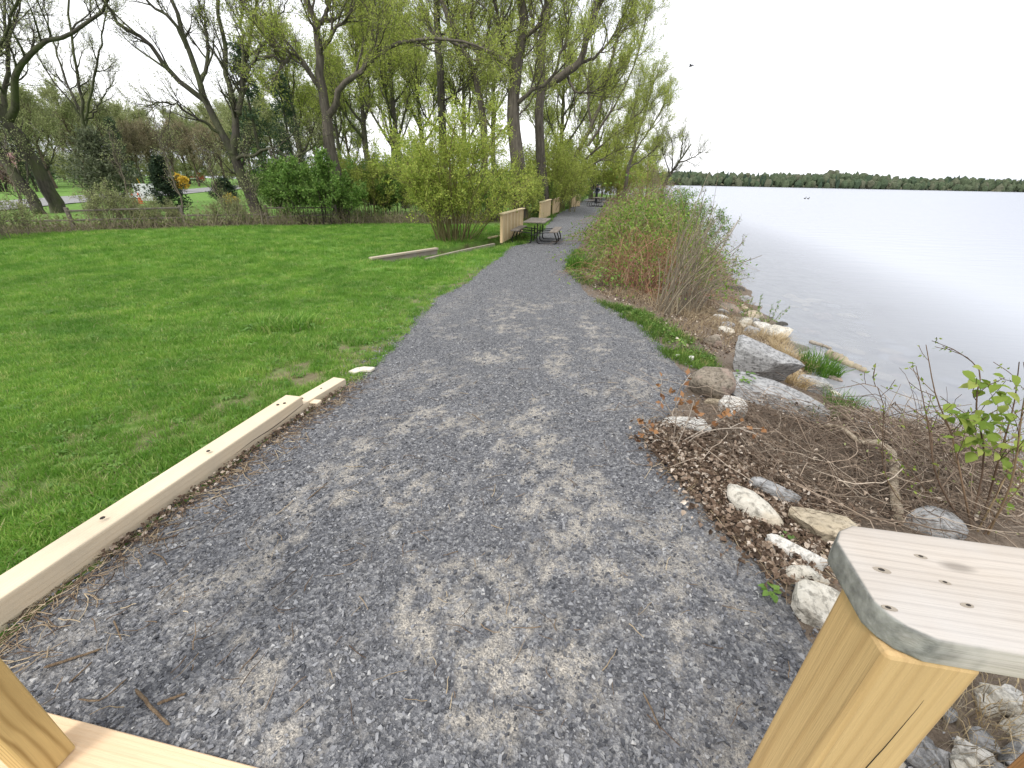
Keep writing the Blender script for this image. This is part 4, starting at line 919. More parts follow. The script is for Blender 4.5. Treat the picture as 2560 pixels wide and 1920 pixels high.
B_dark = barkmat('dark_bark', (.030, .027, .022), (.10, .088, .072), 10, (.085, .10, .04))
B_grey = barkmat('grey_furrowed_bark', (.050, .043, .034), (.155, .135, .108), 9)
B_brown = barkmat('brown_bark', (.055, .042, .030), (.16, .125, .09), 11)
B_twig = plainmat('twig_bark', (.15, .13, .095), .9, .35, 3); B_twigd = plainmat('dark_twig_bark', (.050, .042, .034), .9, .35, 3); B_twigy = plainmat('yellowish_twig_bark', (.17, .145, .065), .9, .3, 3)
L_will = leafmat('willow_leaf', [(0, (.24, .31, .055)), (.5, (.36, .43, .085)), (1, (.50, .54, .14))], .45)
L_bush = leafmat('bright_willow_leaf', [(0, (.22, .31, .055)), (.5, (.36, .44, .08)), (1, (.52, .56, .13))], .45)
L_olive = leafmat('olive_bud_leaf', [(0, (.22, .26, .10)), (.6, (.33, .37, .16)), (1, (.45, .47, .23))], .4)
L_green = leafmat('fresh_green_leaf', [(0, (.085, .17, .032)), (.5, (.15, .27, .055)), (1, (.25, .37, .09))], .4)
L_con = leafmat('evergreen_needle', [(0, (.018, .040, .020)), (.5, (.032, .062, .030)), (1, (.060, .095, .042))], .15)
L_con2 = leafmat('spruce_needle', [(0, (.030, .062, .030)), (.5, (.050, .092, .042)), (1, (.085, .13, .06))], .2)
L_jun = leafmat('grey_green_juniper', [(0, (.07, .09, .05)), (.5, (.12, .145, .08)), (1, (.19, .21, .115))], .2)
L_brown = leafmat('brown_bud', [(0, (.19, .165, .10)), (.5, (.29, .25, .15)), (1, (.39, .33, .19))], .35)
L_yel = leafmat('forsythia_petal', [(0, (.55, .38, .05)), (1, (.78, .58, .10))], .4); L_pink = leafmat('pink_blossom', [(0, (.52, .30, .30)), (1, (.75, .55, .55))], .4)

SPEC = {  # lvl1 n,len | lvl2 n,len | lvl3 n,len | leaves per twig, len, width
    'dark': dict(c=((9, 2.6), (7, 1.25), (6, .6)), lf=(3, .065, .032), leaf=L_olive, bark=B_dark, twig=B_twigd, up=.14, ang=(.35, .85)),
    'willow': dict(c=((10, 3.0), (8, 1.5), (7, .8)), lf=(9, .10, .034), leaf=L_will, bark=B_grey, twig=B_twig, up=.16, ang=(.3, .8)),
    'willowd': dict(c=((9, 2.6), (7, 1.4), (6, .7)), lf=(6, .10, .034), leaf=L_will, bark=B_dark, twig=B_twigd, up=.16, ang=(.3, .8)),
    'bud': dict(c=((10, 2.8), (8, 1.4), (6, .7)), lf=(4, .08, .035), leaf=L_olive, bark=B_brown, twig=B_twig, up=.2, ang=(.3, .8)),
}
def build_crown(limbs, sp, scale=1., dens=1.):
    """limbs: list of (P(n,3),R(n)) -> trunk MB, crown MB"""
    s = SPEC[sp]; tr = MB(); cw = MB()
    for P, R in limbs: tr.tube(P, R, 9 if R[0] > .12 else 7)
    P0 = np.stack([smoothline(P, 14) for P, _ in limbs]); R0 = np.stack([np.interp(np.linspace(0, 1, 14), np.linspace(0, 1, len(R)), R) for _, R in limbs])
    (n1, l1), (n2, l2), (n3, l3) = s['c']
    P1, R1 = grow(P0, R0, n1, l1*scale, s['ang'], 8, s['up']*.6, .16, .22, .055*scale, .008*scale)
    tr.tube(P1, R1, 5)
    P2, R2 = grow(P1, R1, n2, l2*scale, s['ang'], 6, s['up']*.6, .15, .15, .016*scale, .005*scale)
    cw.tube(P2, R2, 3, 0)
    P3, R3 = grow(P2, R2, max(int(n3*dens), 1), l3*scale, s['ang'], 4, s['up']*.5, .14, .1, .007*scale, .003*scale)
    cw.ribbon(P3, R3*1.2, 0)
    nl, ll, lw = s['lf']
    V, F, A = leaves_on(P3, max(int(nl*dens), 1), ll*scale, lw*scale, .05*scale); cw.add(V, F, 1, False, A)
    V, F, A = leaves_on(P2, max(int(nl*dens*.7), 1), ll*scale, lw*scale, .05*scale); cw.add(V, F, 1, False, A)
    if nl > 4:      # young shoots straight from the limbs
        V, F, A = leaves_on(P1, int(nl*dens*2), ll*scale, lw*scale, .12*scale); cw.add(V, F, 1, False, A)
        V, F, A = leaves_on(P0, int(34*dens), ll*scale, lw*scale, .28*scale, t0=.3); cw.add(V, F, 1, False, A)
    return tr, cw
def finish(root, tr, cw, s, off):
    link('trunk', tr.mesh('trunk', [s['bark']], off), root); link('crown', cw.mesh('crown', [s['twig'], s['leaf']], off), root)
def traced(name, label, Y, limbs, sp, scale=1., dens=1., group=None):
    """limbs: (pixel polyline, r0, r1, depth drift in m); the first limb starts at the ground"""
    out = []
    for px, r0, r1, dd in limbs:
        n = 16; q = smoothline(np.array(px, float), n); t = np.linspace(0, 1, n)
        P = np.array([aty(a, b, Y+dd*tt) for (a, b), tt in zip(q, t)]); P[1:-1] += rng.normal(0, .035, (n-2, 3))
        out.append((P, r0+(r1-r0)*t**.8))
    b = out[0][0][0].copy(); zg = float(T(b[0], b[1]))
    P, R = out[0]; k = P[0].copy(); k[2] = zg-.05; out[0] = (np.vstack([k, P]), np.concatenate([[R[0]*1.25], R]))
    root = thing(name, label, 'tree', (b[0], b[1], zg), 0, group); tr, cw = build_crown(out, sp, scale, dens); finish(root, tr, cw, SPEC[sp], (b[0], b[1], zg)); return root

Y1 = pick(145, 531)[1]; Y3 = pick(651, 546)[1]
traced('leaning_tree', 'thick leaning dark trunk behind the fence with a limb arching right', Y1, [
    ([(148, 532), (110, 450), (70, 380), (35, 325), (10, 290), (-25, 245)], .34, .2, 0), ([(22, 300), (38, 262), (40, 190), (55, 150), (105, 110), (170, 85), (245, 30), (300, -30)], .17, .04, -2),
    ([(10, 290), (8, 230), (22, 150), (15, 70), (5, -40)], .13, .04, 1.5), ([(-25, 245), (-60, 160), (-110, 40)], .15, .05, 1), ([(-10, 262), (-40, 200), (20, 60), (60, -60)], .10, .03, -2)], 'dark', 1.15, 1.15)
traced('leaning_tree', 'second leaning trunk close beside the thick leaning one', Y1-1, [
    ([(105, 541), (60, 470), (10, 400), (-60, 300), (-120, 180)], .26, .15, 0), ([(-60, 300), (-50, 200), (20, 90), (60, -20)], .12, .03, 2)], 'dark', 1.1, 1.1)
traced('slender_tree', 'slender many stemmed budding tree behind the leaning trunks', 31, [
    ([(232, 490), (228, 420), (215, 340), (205, 270), (190, 180), (175, 60), (168, -60)], .16, .04, 0), ([(205, 285), (165, 200), (130, 100), (110, 0)], .08, .03, 1.5), ([(212, 300), (235, 200), (250, 110), (270, 10)], .08, .03, -1.5), ([(215, 330), (180, 260), (110, 170), (70, 90)], .07, .02, -1), ([(212, 320), (255, 250), (290, 180)], .06, .02, 1)], 'dark', 1.0, 1.2)
traced('spreading_tree', 'dark many limbed bare tree fanning out behind the lawn brush', Y3, [
    ([(652, 546), (632, 505), (612, 462), (594, 420), (582, 386), (566, 352), (545, 317), (513, 252), (496, 203), (468, 122), (452, 61), (423, -10), (400, -90)], .30, .05, 0),
    ([(513, 252), (460, 212), (411, 163), (366, 102), (301, 61), (255, 0), (215, -70)], .13, .04, -1.5), ([(496, 203), (515, 180), (521, 102), (509, 53), (492, -10), (480, -90)], .10, .03, 1), ([(468, 122), (431, 53), (360, 0), (310, -50)], .09, .03, -1),
    ([(582, 386), (588, 335), (590, 285), (575, 225), (568, 170), (557, 90), (541, 0), (530, -90)], .19, .05, .8), ([(590, 285), (602, 264), (610, 175), (618, 110), (640, 20), (660, -80)], .14, .04, 1.5), ([(612, 170), (606, 60), (604, -60)], .09, .03, .5),
    ([(561, 342), (520, 312), (488, 293), (443, 260), (403, 258), (360, 268)], .08, .02, -2), ([(590, 400), (640, 385), (672, 372), (692, 410), (735, 395), (790, 360)], .09, .03, -.8), ([(610, 190), (650, 130), (690, 60), (720, 0)], .06, .02, 1)], 'dark', .95, 1.1)
traced('forked_tree', 'stout forked grey trunk with a broken curling limb beside the green shrub', 22.5, [
    ([(862, 560), (850, 500), (835, 420), (820, 350), (815, 293), (806, 240), (800, 190), (797, 122), (785, 53), (768, -20), (760, -100)], .36, .09, 0), ([(800, 225), (785, 200), (761, 159), (732, 138), (708, 157), (690, 145), (663, 142)], .12, .05, -.8), ([(735, 140), (700, 118), (660, 80), (632, 48), (600, -20)], .06, .02, .8),
    ([(790, 70), (815, 30), (812, -60)], .13, .05, 1.), ([(818, 293), (838, 262), (858, 214), (895, 187), (936, 140), (1017, 102), (1089, 95), (1160, 105), (1230, 130)], .16, .03, -1.5), ([(905, 180), (930, 110), (935, 20), (945, -60)], .09, .03, 1.5), ([(800, 130), (830, 90), (870, 40), (890, -40)], .10, .03, -1)], 'willow', 1., .9)
traced('straight_tree', 'tall straight dark trunk rising behind the willow bush', 27, [
    ([(1112, 540), (1110, 430), (1106, 320), (1099, 190), (1093, 90), (1088, -10), (1084, -110)], .27, .14, 0), ([(1106, 330), (1070, 300), (1045, 240), (1040, 150)], .06, .02, -1), ([(1102, 260), (1150, 225), (1180, 190)], .06, .02, -1.2), ([(1094, 100), (1060, 40), (1050, -40)], .09, .03, 1), ([(1093, 100), (1130, 50), (1140, -40)], .08, .03, 1)], 'willowd', .95, .8)
traced('tilted_tree', 'thinner tilted trunk between the straight trunk and the great willow', 26, [
    ([(1222, 540), (1212, 400), (1200, 250), (1170, 145), (1127, 60), (1100, -20), (1080, -90)], .22, .09, 0), ([(1185, 190), (1215, 110), (1225, 20), (1240, -60)], .09, .03, 1), ([(1160, 120), (1175, 60), (1185, -30)], .08, .03, -1)], 'willow', .95, .8)
traced('great_willow', 'massive furrowed willow trunk behind the guard panels by the path', 25, [
    ([(1300, 545), (1296, 460), (1292, 384), (1285, 300), (1286, 220), (1296, 150), (1306, 80), (1308, 0), (1312, -100)], .46, .17, 0), ([(1284, 190), (1270, 165), (1229, 131), (1175, 116), (1120, 100), (1060, 112)], .14, .04, -2), ([(1284, 165), (1262, 120), (1247, 86), (1240, 20), (1225, -60)], .15, .05, -1), ([(1290, 300), (1240, 340), (1190, 420)], .09, .02, -1.5),
    ([(1300, 110), (1345, 60), (1370, -20), (1385, -90)], .13, .04, -1.5), ([(1290, 260), (1330, 230), (1380, 190), (1410, 110), (1430, 30)], .12, .03, -2)], 'willow', 1.05, .9)
traced('twin_willow', 'willow with one huge limb swept out towards the lake', 29, [
    ([(1362, 520), (1355, 420), (1348, 316), (1352, 200), (1358, 110), (1366, 40), (1376, -40), (1382, -110)], .34, .14, 0), ([(1352, 225), (1383, 203), (1415, 180), (1447, 160), (1462, 115), (1472, 75), (1490, 30), (1512, -15), (1535, -80)], .26, .10, -1), ([(1352, 150), (1336, 80), (1325, 0), (1320, -90)], .15, .05, 1.5), ([(1450, 158), (1490, 140), (1530, 90), (1570, 20)], .10, .03, -.5), ([(1415, 182), (1440, 230), (1500, 220), (1550, 170)], .09, .02, -1.5)], 'willow', 1.1, .9)
traced('spray_willow', 'fine branched willow leaning over the path end towards the lake', 38, [
    ([(1398, 508), (1425, 420), (1470, 330), (1505, 250), (1530, 150), (1555, 50), (1575, -40)], .22, .05, 0), ([(1470, 365), (1520, 290), (1570, 200), (1600, 110), (1615, 40)], .11, .03, -1), ([(1480, 330), (1470, 220), (1480, 120), (1500, 10)], .10, .03, 1), ([(1462, 400), (1530, 340), (1590, 290), (1620, 260)], .09, .02, -2), ([(1452, 430), (1500, 400), (1560, 370), (1600, 370)], .07, .02, -2), ([(1500, 260), (1555, 190), (1590, 90), (1600, 10)], .08, .02, 0)], 'willow', 1.05, 1.0)
traced('spray_willow', 'smaller leafing willow beyond, its top standing out against the sky', 44, [
    ([(1560, 485), (1572, 420), (1590, 350), (1612, 280), (1630, 220), (1645, 185)], .2, .04, 0), ([(1580, 390), (1620, 330), (1655, 270), (1672, 230)], .09, .03, 1), ([(1590, 350), (1585, 280), (1600, 210)], .08, .03, -1), ([(1575, 420), (1630, 380), (1660, 340)], .07, .02, 0)], 'willow', 1.1, .9)
traced('dome_tree', 'small dark leaning tree with an open dome crown over the water', 46, [
    ([(1655, 472), (1672, 440), (1690, 415), (1712, 385), (1728, 360)], .17, .05, 0), ([(1680, 430), (1682, 385), (1678, 345)], .08, .03, .5), ([(1695, 408), (1730, 395), (1752, 380)], .08, .03, -.5), ([(1700, 400), (1705, 360), (1708, 335)], .07, .03, .5), ([(1675, 436), (1660, 390), (1655, 360)], .06, .02, 0)], 'dark', .85, 1.1)

# ------------------------------------------------------------------ copied kinds: background trees, shrubs, evergreens
def proc_tree(name, label, H, sp, nl=7, scale=1., dens=1., group=None, lean=0., fork=.3):
    limbs = []; n = 12; t = np.linspace(0, 1, n)
    P = np.stack([lean*H*t**1.5+.15*np.sin(t*5), .12*np.sin(t*4+1), H*t], -1); R = .022*H*(1-.85*t)
    limbs.append((P, R))
    for k in range(nl):
        i = int((fork+(.85-fork)*k/max(nl-1, 1))*(n-1)); a = k*2.4+rng.normal(0, .3); ln = H*.42*(1-.5*k/nl)
        d = np.array([math.cos(a), math.sin(a), 1.0+rng.random()*.6]); d /= np.linalg.norm(d); pts = [P[i]]
        for j in range(8): d = nrm(d+rng.normal(0, .10, 3)+[0, 0, .07]); pts.append(pts[-1]+d*ln/8)
        limbs.append((np.array(pts), R[i]*.6*np.linspace(1, .25, 9)))
    root = thing(name, label, 'tree', (0, 0, 0), 0, group); tr, cw = build_crown(limbs, sp, scale, dens); finish(root, tr, cw, SPEC[sp], (0, 0, 0)); return root
def where(px):
    for lim, txt in ((60, 'behind the two leaning trunks'), (205, 'behind the slender many stemmed tree'), (345, 'behind the juniper'), (420, 'behind the orange cones'), (520, 'behind the yellow forsythia'), (640, 'behind the dark spreading tree'), (770, 'behind the rounded green shrub'), (930, 'behind the forked trunk'), (1075, 'left of the straight trunk'), (1180, 'behind the straight trunk'), (1270, 'behind the tilted trunk'), (1330, 'behind the massive willow trunk'), (1410, 'behind the twin willow'), (9999, 'near the path end')):
        if px < lim: return txt
def place(proto, spots, label, group, first=[None]):
    """spots: (pixel x, world Y, scale, rz)"""
    base_label = label
    for k, (px, Yw, sc, rz) in enumerate(spots):
        p = aty(px, 470, Yw); label = base_label+", "+where(px); loc = (p[0], p[1], float(T(p[0], p[1]))-.03)
        if k == 0: proto.location = loc; proto.rotation_euler = (0, 0, rz); proto.scale = (sc,)*3; proto['label'] = label; proto['group'] = group
        else: copy_tree(proto, loc, rz, sc, label, group)
SPEC['bgbud'] = dict(c=((8, 3.8), (6, 2.2), (6, 1.3)), lf=(5, .20, .10), leaf=L_olive, bark=B_brown, twig=B_twig, up=.2, ang=(.3, .8))
SPEC['bgwil'] = dict(c=((8, 3.4), (6, 2.0), (6, 1.1)), lf=(6, .165, .06), leaf=L_will, bark=B_dark, twig=B_twig, up=.18, ang=(.3, .8))
SPEC['bgbrn'] = dict(c=((8, 3.4), (6, 2.0), (6, 1.2)), lf=(4, .17, .08), leaf=L_brown, bark=B_brown, twig=B_twigd, up=.2, ang=(.3, .8))
pa = proc_tree('background_tree', 'x', 11, 'bgbud', 8); place(pa, [(-60, 56, 1.0, .3), (40, 62, 1.0, 2), (140, 58, .85, 4), (225, 66, .95, 1), (300, 74, 1.0, 1), (390, 90, 1.0, 5), (480, 96, 1.05, 2.4), (570, 84, 1.0, 2.4), (700, 70, .95, .6), (640, 66, .9, 3.1), (-160, 50, .9, 2.2), (800, 62, .95, 5.5), (880, 55, .9, .2), (620, 92, 1.1, 1.7), (345, 100, 1.1, 3.6), (170, 110, 1.2, .4), (260, 115, 1.2, 3.3), (310, 120, 1.2, 1.2), (400, 125, 1.3, 4.4), (500, 120, 1.2, 2), (570, 125, 1.3, 5.9), (680, 110, 1.2, 3), (760, 100, 1.2, .5), (-120, 80, 1., 3)],
    'olive budding tree beyond the road', 'budding trees beyond the road')
pb = proc_tree('background_tree', 'x', 9, 'bgbrn', 8); place(pb, [(340, 86, 1., 0), (400, 82, .9, 2), (450, 88, .95, 3.3), (500, 80, .85, .8), (540, 76, .8, 4.4), (220, 85, 1.1, 5.1), (30, 72, 1.0, 1.1), (365, 76, .8, 2.9), (600, 80, .9, .2), (110, 76, 1.1, 4)], 'bare brownish tree beyond the road', 'bare brownish trees beyond the road')
pc = proc_tree('background_willow', 'x', 13, 'bgwil', 8, lean=.04); place(pc, [(760, 40, .9, .4), (930, 36, .95, 2), (1010, 33, .9, 3.5), (1060, 44, 1.0, 5), (1160, 38, .95, 1), (1240, 46, 1.05, 2.7), (1400, 44, 1.0, 4), (1480, 56, .95, .9), (1550, 62, .8, 2), (1340, 60, 1., 5.7), (985, 52, 1.05, .1), (860, 48, .9, 1.6), (1620, 66, .6, 3)],
    'light green young willow', 'young willows behind the path')

# dense leafy shrubs
def shrub(name, label, loc, W_, D_, H_, nst, leaf, twig, lf, sp=.35, group=None, cat='shrub', n2=9, n3=6, l2=.5, l3=.28, hrange=(.55, 1.), dome=True, base=.18, sc1=.012, leanx=0.):
    a = rng.uniform(0, 6.28, nst); r = np.sqrt(rng.random(nst)); n = 9; t = np.linspace(0, 1, n)
    x0 = np.cos(a)*r*W_*base; y0 = np.sin(a)*r*D_*base; x1 = np.cos(a)*r*W_*.5; y1 = np.sin(a)*r*D_*.5
    hh = H_*rng.uniform(*hrange, nst)*(np.sqrt(np.clip(1-.75*r**2, .1, 1)) if dome else 1)
    tp = t[None, :]**1.15
    P = np.stack([x0[:, None]+(x1-x0)[:, None]*tp+leanx*hh[:, None]*tp, y0[:, None]+(y1-y0)[:, None]*tp, hh[:, None]*np.sin(t*1.45)[None]/math.sin(1.45)], -1)
    P[:, 1:] += np.cumsum(rng.normal(0, .018*H_, (nst, n-1, 3)), 1)*.6; P[..., 2] = np.maximum(P[..., 2], 0); P[:, 0, 2] = -.05
    R = sc1*np.linspace(1, .3, n)[None]*rng.uniform(.6, 1.2, (nst, 1))
    st = MB(); st.tube(P, R, 5); P2, R2 = grow(P, R, n2, l2, (.3, .9), 5, .10, .16, .2, .006, .0025); cw = MB(); cw.tube(P2, R2, 3, 0)
    P3, R3 = grow(P2, R2, n3, l3, (.3, 1.), 3, .08, .16, .1, .004, .002); cw.ribbon(P3, R3*1.2, 0)
    V, F, A = leaves_on(P3, *lf, .04); cw.add(V, F, 1, False, A)
    root = thing(name, label, cat, loc, 0, group); link('stems', st.mesh('stems', [twig]), root); link('foliage', cw.mesh('foliage', [twig, leaf]), root); return root
bz = pick(1160, 606); bush = shrub('willow_bush', 'big bright yellow green willow bush at the ditch beside the guard panel', (bz[0]-.45, bz[1]+.5, -.25), 5.6, 4.2, 4.9, 56, L_bush, B_twigy, (8, .10, .034), n2=11, n3=6, l2=1.1, l3=.5, base=.12, sc1=.022)
gz_ = pick(775, 566); gsh = shrub('leafy_shrub', 'rounded fresh green leafy shrub at the far edge of the lawn', (gz_[0], gz_[1]+1.2, 0), 4.6, 3.2, 2.9, 46, L_green, B_twigd, (7, .11, .06), n2=10, n3=6, l2=.8, l3=.35, base=.3, sc1=.014)
gen = shrub('understorey_shrub', 'x', (0, 0, 0), 4.2, 3.2, 2.9, 30, L_green, B_twigd, (5, .12, .055), n2=9, n3=5, l2=.9, l3=.4, base=.35, sc1=.012)
place(gen, [(905, 25.5, 1., 0), (960, 27, 1.1, 2), (1030, 25, 1., 4), (1190, 24, .9, 1), (1250, 27, 1.0, 3), (1330, 30, .95, 5), (1400, 36, .9, 2.5), (700, 25, 1.05, 1.4), (1440, 50, .9, .6), (1500, 58, 1., 3.9), (840, 28, 1.1, 5)], 'dark green undergrowth bush', 'undergrowth bushes among the trunks')
gwl = shrub('understorey_shrub', 'x', (0, 0, 0), 4.0, 3.2, 4.2, 30, L_will, B_twigy, (5, .12, .045), n2=9, n3=6, l2=1.1, l3=.5, base=.25, sc1=.014)
place(gwl, [(1420, 33, 1., 0), (1495, 56, 1.9, 1.3), (1550, 60, 1.9, 2.9), (1430, 47, 1.7, 4.6), (1610, 64, 1.6, 3.1), (1385, 36, 1.4, 5.2), (1300, 24.5, .8, 2), (1360, 30, 1.15, 3), (1430, 43, 1.1, 1), (1545, 54, 1.05, 4), (1060, 23.5, .9, 5), (1560, 53, 1.15, 2.2), (920, 24, .9, 3.7)], 'yellow green willow thicket', 'willow thickets along the path')
orow = shrub('understorey_shrub', 'x', (0, 0, 0), 4.6, 3.6, 3.4, 26, L_olive, B_twig, (5, .16, .08), n2=8, n3=5, l2=1.0, l3=.5, base=.35, sc1=.014)
place(orow, [(20, 70, 1.3, 0), (110, 66, 1.2, 1), (200, 74, 1.4, 2), (285, 80, 1.5, 3), (370, 92, 1.6, 4), (440, 98, 1.7, 5), (520, 96, 1.7, .5), (600, 92, 1.6, 1.5), (680, 84, 1.5, 2.5), (60, 84, 1.6, 3.5), (150, 90, 1.7, 4.5), (250, 98, 1.8, 5.5), (-60, 62, 1.2, 2), (-130, 56, 1.2, 4), (330, 104, 1.9, 1.1), (480, 112, 2., 3.3), (570, 110, 2., 4.1), (760, 76, 1.5, 0.9), (850, 70, 1.4, 5.1), (950, 66, 1.4, 2.2), (1050, 64, 1.4, 3)], 'olive bush beyond the road', 'olive bushes beyond the road')
brow = shrub('twiggy_bush', 'x', (0, 0, 0), 2.8, 1.8, 1.7, 34, L_olive, B_twig, (3, .06, .03), n2=9, n3=5, l2=.5, l3=.25, base=.4, sc1=.010)
place(brow, [(255, 18.1, 1.0, 2), (395, 18.9, .6, 3), (560, 19.8, .8, 5), (-60, 14.2, 1., 2.5), (330, 18.4, .8, .7)], 'grey twiggy bush by the rail fence', 'twiggy bushes along the rail fence')
# evergreens
def conifer(name, label, H, Rb, n, leaf, ln=.16, wd=.05, group=None, droop=-.1, cat='tree', top=.05):
    z = np.sort(rng.uniform(.06, 1, n))*H; a = rng.uniform(0, 6.28, n); L_ = Rb*(1-(z/H)**1.1)*rng.uniform(.65, 1.1, n)+top
    m_ = 5; t = np.linspace(0, 1, m_); P = np.stack([np.cos(a)[:, None]*L_[:, None]*t, np.sin(a)[:, None]*L_[:, None]*t, z[:, None]+L_[:, None]*(droop*t+.22*t**2)], -1); R = .012*H/6*np.linspace(1, .3, m_)[None]*np.ones((n, 1))
    tr = MB(); tr.tube(np.array([[0, 0, -.05], [0.02, 0, H*.5], [0, 0, H]]), np.array([.02*H, .011*H, .004*H]), 7); cw = MB(); cw.tube(P, R, 3, 0)
    P2, R2 = grow(P, R, 5, .38*Rb, (.4, .9), 3, .02, .1, .15, .006, .003); cw.ribbon(P2, R2, 0)
    V, F, A = leaves_on(P2, 7, ln, wd, .03*Rb); cw.add(V, F, 1, False, A); V, F, A = leaves_on(P, 10, ln, wd, .03*Rb); cw.add(V, F, 1, False, A)
    root = thing(name, label, cat, (0, 0, 0), 0, group); link('trunk', tr.mesh('trunk', [B_dark]), root); link('crown', cw.mesh('crown', [B_twigd, leaf]), root); return root
sp1 = conifer('spruce', 'x', 10, 2.3, 120, L_con2, .30, .07); place(sp1, [(120, 62, .8, 0), (330, 66, .85, 2), (90, 48, .62, 3), (268, 52, .52, 1)], 'dark spruce beyond the road', 'dark spruces beyond the road')
sp2 = copy_tree(sp1, aty(668, 470, 33)*np.array([1, 1, 0]), 1., .95, 'tall spruce rising behind the dark many limbed tree', 'spruces behind the lawn'); 
copy_tree(sp1, aty(745, 470, 36)*np.array([1, 1, 0]), 2.5, .85, 'shorter dark spruce left of the forked trunk', 'spruces behind the lawn')
ju = conifer('juniper', 'grey green feathery juniper wider than its neighbour behind the fence', 3.4, 1.9, 170, L_jun, .17, .05, droop=.55); p = pick(300, 545); ju.location = (p[0], p[1], 0)
ju2 = conifer('juniper', 'small pointed cedar on the verge behind the fence', 2.5, .9, 170, L_con, .12, .04, droop=.5); p = pick(440, 552); ju2.location = (p[0], p[1], 0)
ju3 = conifer('yew_bush', 'small dark yew bush by yellow flowers on the verge', 1.6, 1.1, 140, L_con, .12, .05, droop=.4, cat='shrub'); p = pick(572, 515); ju3.location = (p[0], p[1], 0)
p = aty(455, 470, 55); shrub('forsythia', 'bright yellow forsythia bush beside the road', (p[0], p[1], 0), 1.9, 1.7, 1.8, 22, L_yel, B_twig, (6, .22, .14), n2=6, n3=4, l2=.6, l3=.3, base=.3)
p = pick(592, 516); shrub('yellow_flowers', 'small clump of yellow flowers at the foot of the yew', (p[0], p[1]-.4, 0), .9, .7, .8, 12, L_yel, B_twig, (5, .10, .07), n2=4, n3=3, l2=.25, l3=.12, base=.4)
p = aty(5, 470, 46); shrub('blossom_tree', 'pink blossoming tree behind the leaning trunks', (p[0], p[1], 0), 5.5, 4, 4.6, 34, L_pink, B_twigd, (7, .2, .14), n2=7, n3=4, l2=1., l3=.5, base=.1, sc1=.03, cat='tree')
# thin saplings in the brush row
SPEC['sap'] = dict(c=((7, 1.2), (5, .7), (4, .4)), lf=(2, .06, .03), leaf=L_olive, bark=B_twig, twig=B_twigd, up=.2, ang=(.3, .8))
for lab, px, Yo in (('thin bare sapling leaning right in front of the juniper', [(345, 560), (320, 480), (290, 400), (275, 330)], 1.), ('thin bare sapling rising beside the small cedar', [(470, 560), (440, 470), (410, 380), (390, 320), (375, 250)], 1.4), ('thin bare sapling crossing in front of the road', [(578, 562), (555, 505), (530, 460), (515, 410)], 1.2), ('pale leaning stake sapling at the foot of the dark tree', [(660, 566), (645, 510), (636, 470)], .8), ('two metre bare sapling at the left of the fence', [(60, 575), (40, 480), (20, 400)], .8)):
    b = pick(px[0][0], px[0][1]); traced('sapling', lab, b[1]+Yo*.2, [(px, .035, .012, 0), ([px[1], (px[1][0]-25, px[1][1]-60), (px[1][0]-35, px[1][1]-130)], .02, .008, .5)], 'sap', 1., 1.)

# brush row behind the lawn (uncountable dead stems and weeds)
mb = MB(); N = 3600; u = rng.random(N); bx_ = -26+ (24.5)*u; by_ = lawn_far(bx_)+rng.uniform(.25, 2.6, N)**1.0
P = np.empty((N, 4, 3)); P[:, 0] = np.stack([bx_, by_, T(bx_, by_)-.02], -1); d = nrm(np.stack([rng.normal(0, .5, N), rng.normal(0, .4, N), rng.uniform(.4, 1.3, N)], -1)); hL = rng.uniform(.2, .95, N)*(.45+1.1*fbm(bx_, by_, 2, .6))
for k in range(3): P[:, k+1] = P[:, k]+d*hL[:, None]/3; d = nrm(d+rng.normal(0, .25, (N, 3)))
mb.tube(P, np.full((N, 4), .007)*np.array([1, .9, .7, .4]), 3, 0); V, F, A = leaves_on(P, 2, .11, .045, .06); mb.add(V, F, 1, False, A)
g1 = rng.random(len(A)//4) if False else None
brush = link('brush', mb.mesh('brush', [plainmat('dead_stem', (.25, .215, .145), .9, .4, 2.), leafmat('brush_leaf', [(0, (.12, .17, .045)), (.5, (.19, .23, .07)), (1, (.28, .26, .13))], .3)])); tag(brush, 'tangled dead stems and weeds along the far edge of the lawn', 'brush', kind='stuff')

# ------------------------------------------------------------------ right bank
def arch_canes(N, cx, cy, W_, D_, H_, r=(.003, .007), n=11):
    a = rng.uniform(0, 6.28, N); rr = np.sqrt(rng.random(N)); x0 = cx+np.cos(a)*rr*W_*.42; y0 = cy+np.sin(a)*rr*D_*.42
    b = rng.uniform(0, 6.28, N); ln = rng.uniform(.35, 1.0, N)*min(W_, D_)*.6; x1 = x0+np.cos(b)*ln; y1 = y0+np.sin(b)*ln
    env = np.sqrt(np.clip(1-(((x0+x1)/2-cx)/(W_*.56))**2-(((y0+y1)/2-cy)/(D_*.56))**2, .04, 1)); hh = H_*env*rng.uniform(.35, 1.1, N); t = np.linspace(0, 1, n)[None]
    x = x0[:, None]+(x1-x0)[:, None]*t; y = y0[:, None]+(y1-y0)[:, None]*t; dr = rng.uniform(.35, 1., N)[:, None]
    z = T(x, y)+hh[:, None]*(np.sin(np.pi*np.minimum(t/(2*.62), 1)*.999))**.8*np.where(t > .62, 1-dr*((t-.62)/.38)**2, 1)
    P = np.stack([x, y, z], -1); P[:, 1:] += np.cumsum(rng.normal(0, .022, (N, n-1, 3)), 1); return P, rng.uniform(*r, N)[:, None]*np.linspace(1, .45, n)[None]
def canemat(name, stops):
    g = NG(name); g.col(g.ramp(g.attr('rnd'), stops), .8); return g.m
M_cane = canemat('bramble_cane', [(0, (.10, .065, .035)), (.35, (.24, .155, .085)), (.6, (.30, .15, .085)), (.8, (.36, .28, .18)), (1, (.48, .40, .30))])
M_vine = canemat('dead_vine', [(0, (.07, .05, .037)), (.5, (.20, .15, .11)), (.85, (.34, .265, .20)), (1, (.54, .46, .37))])
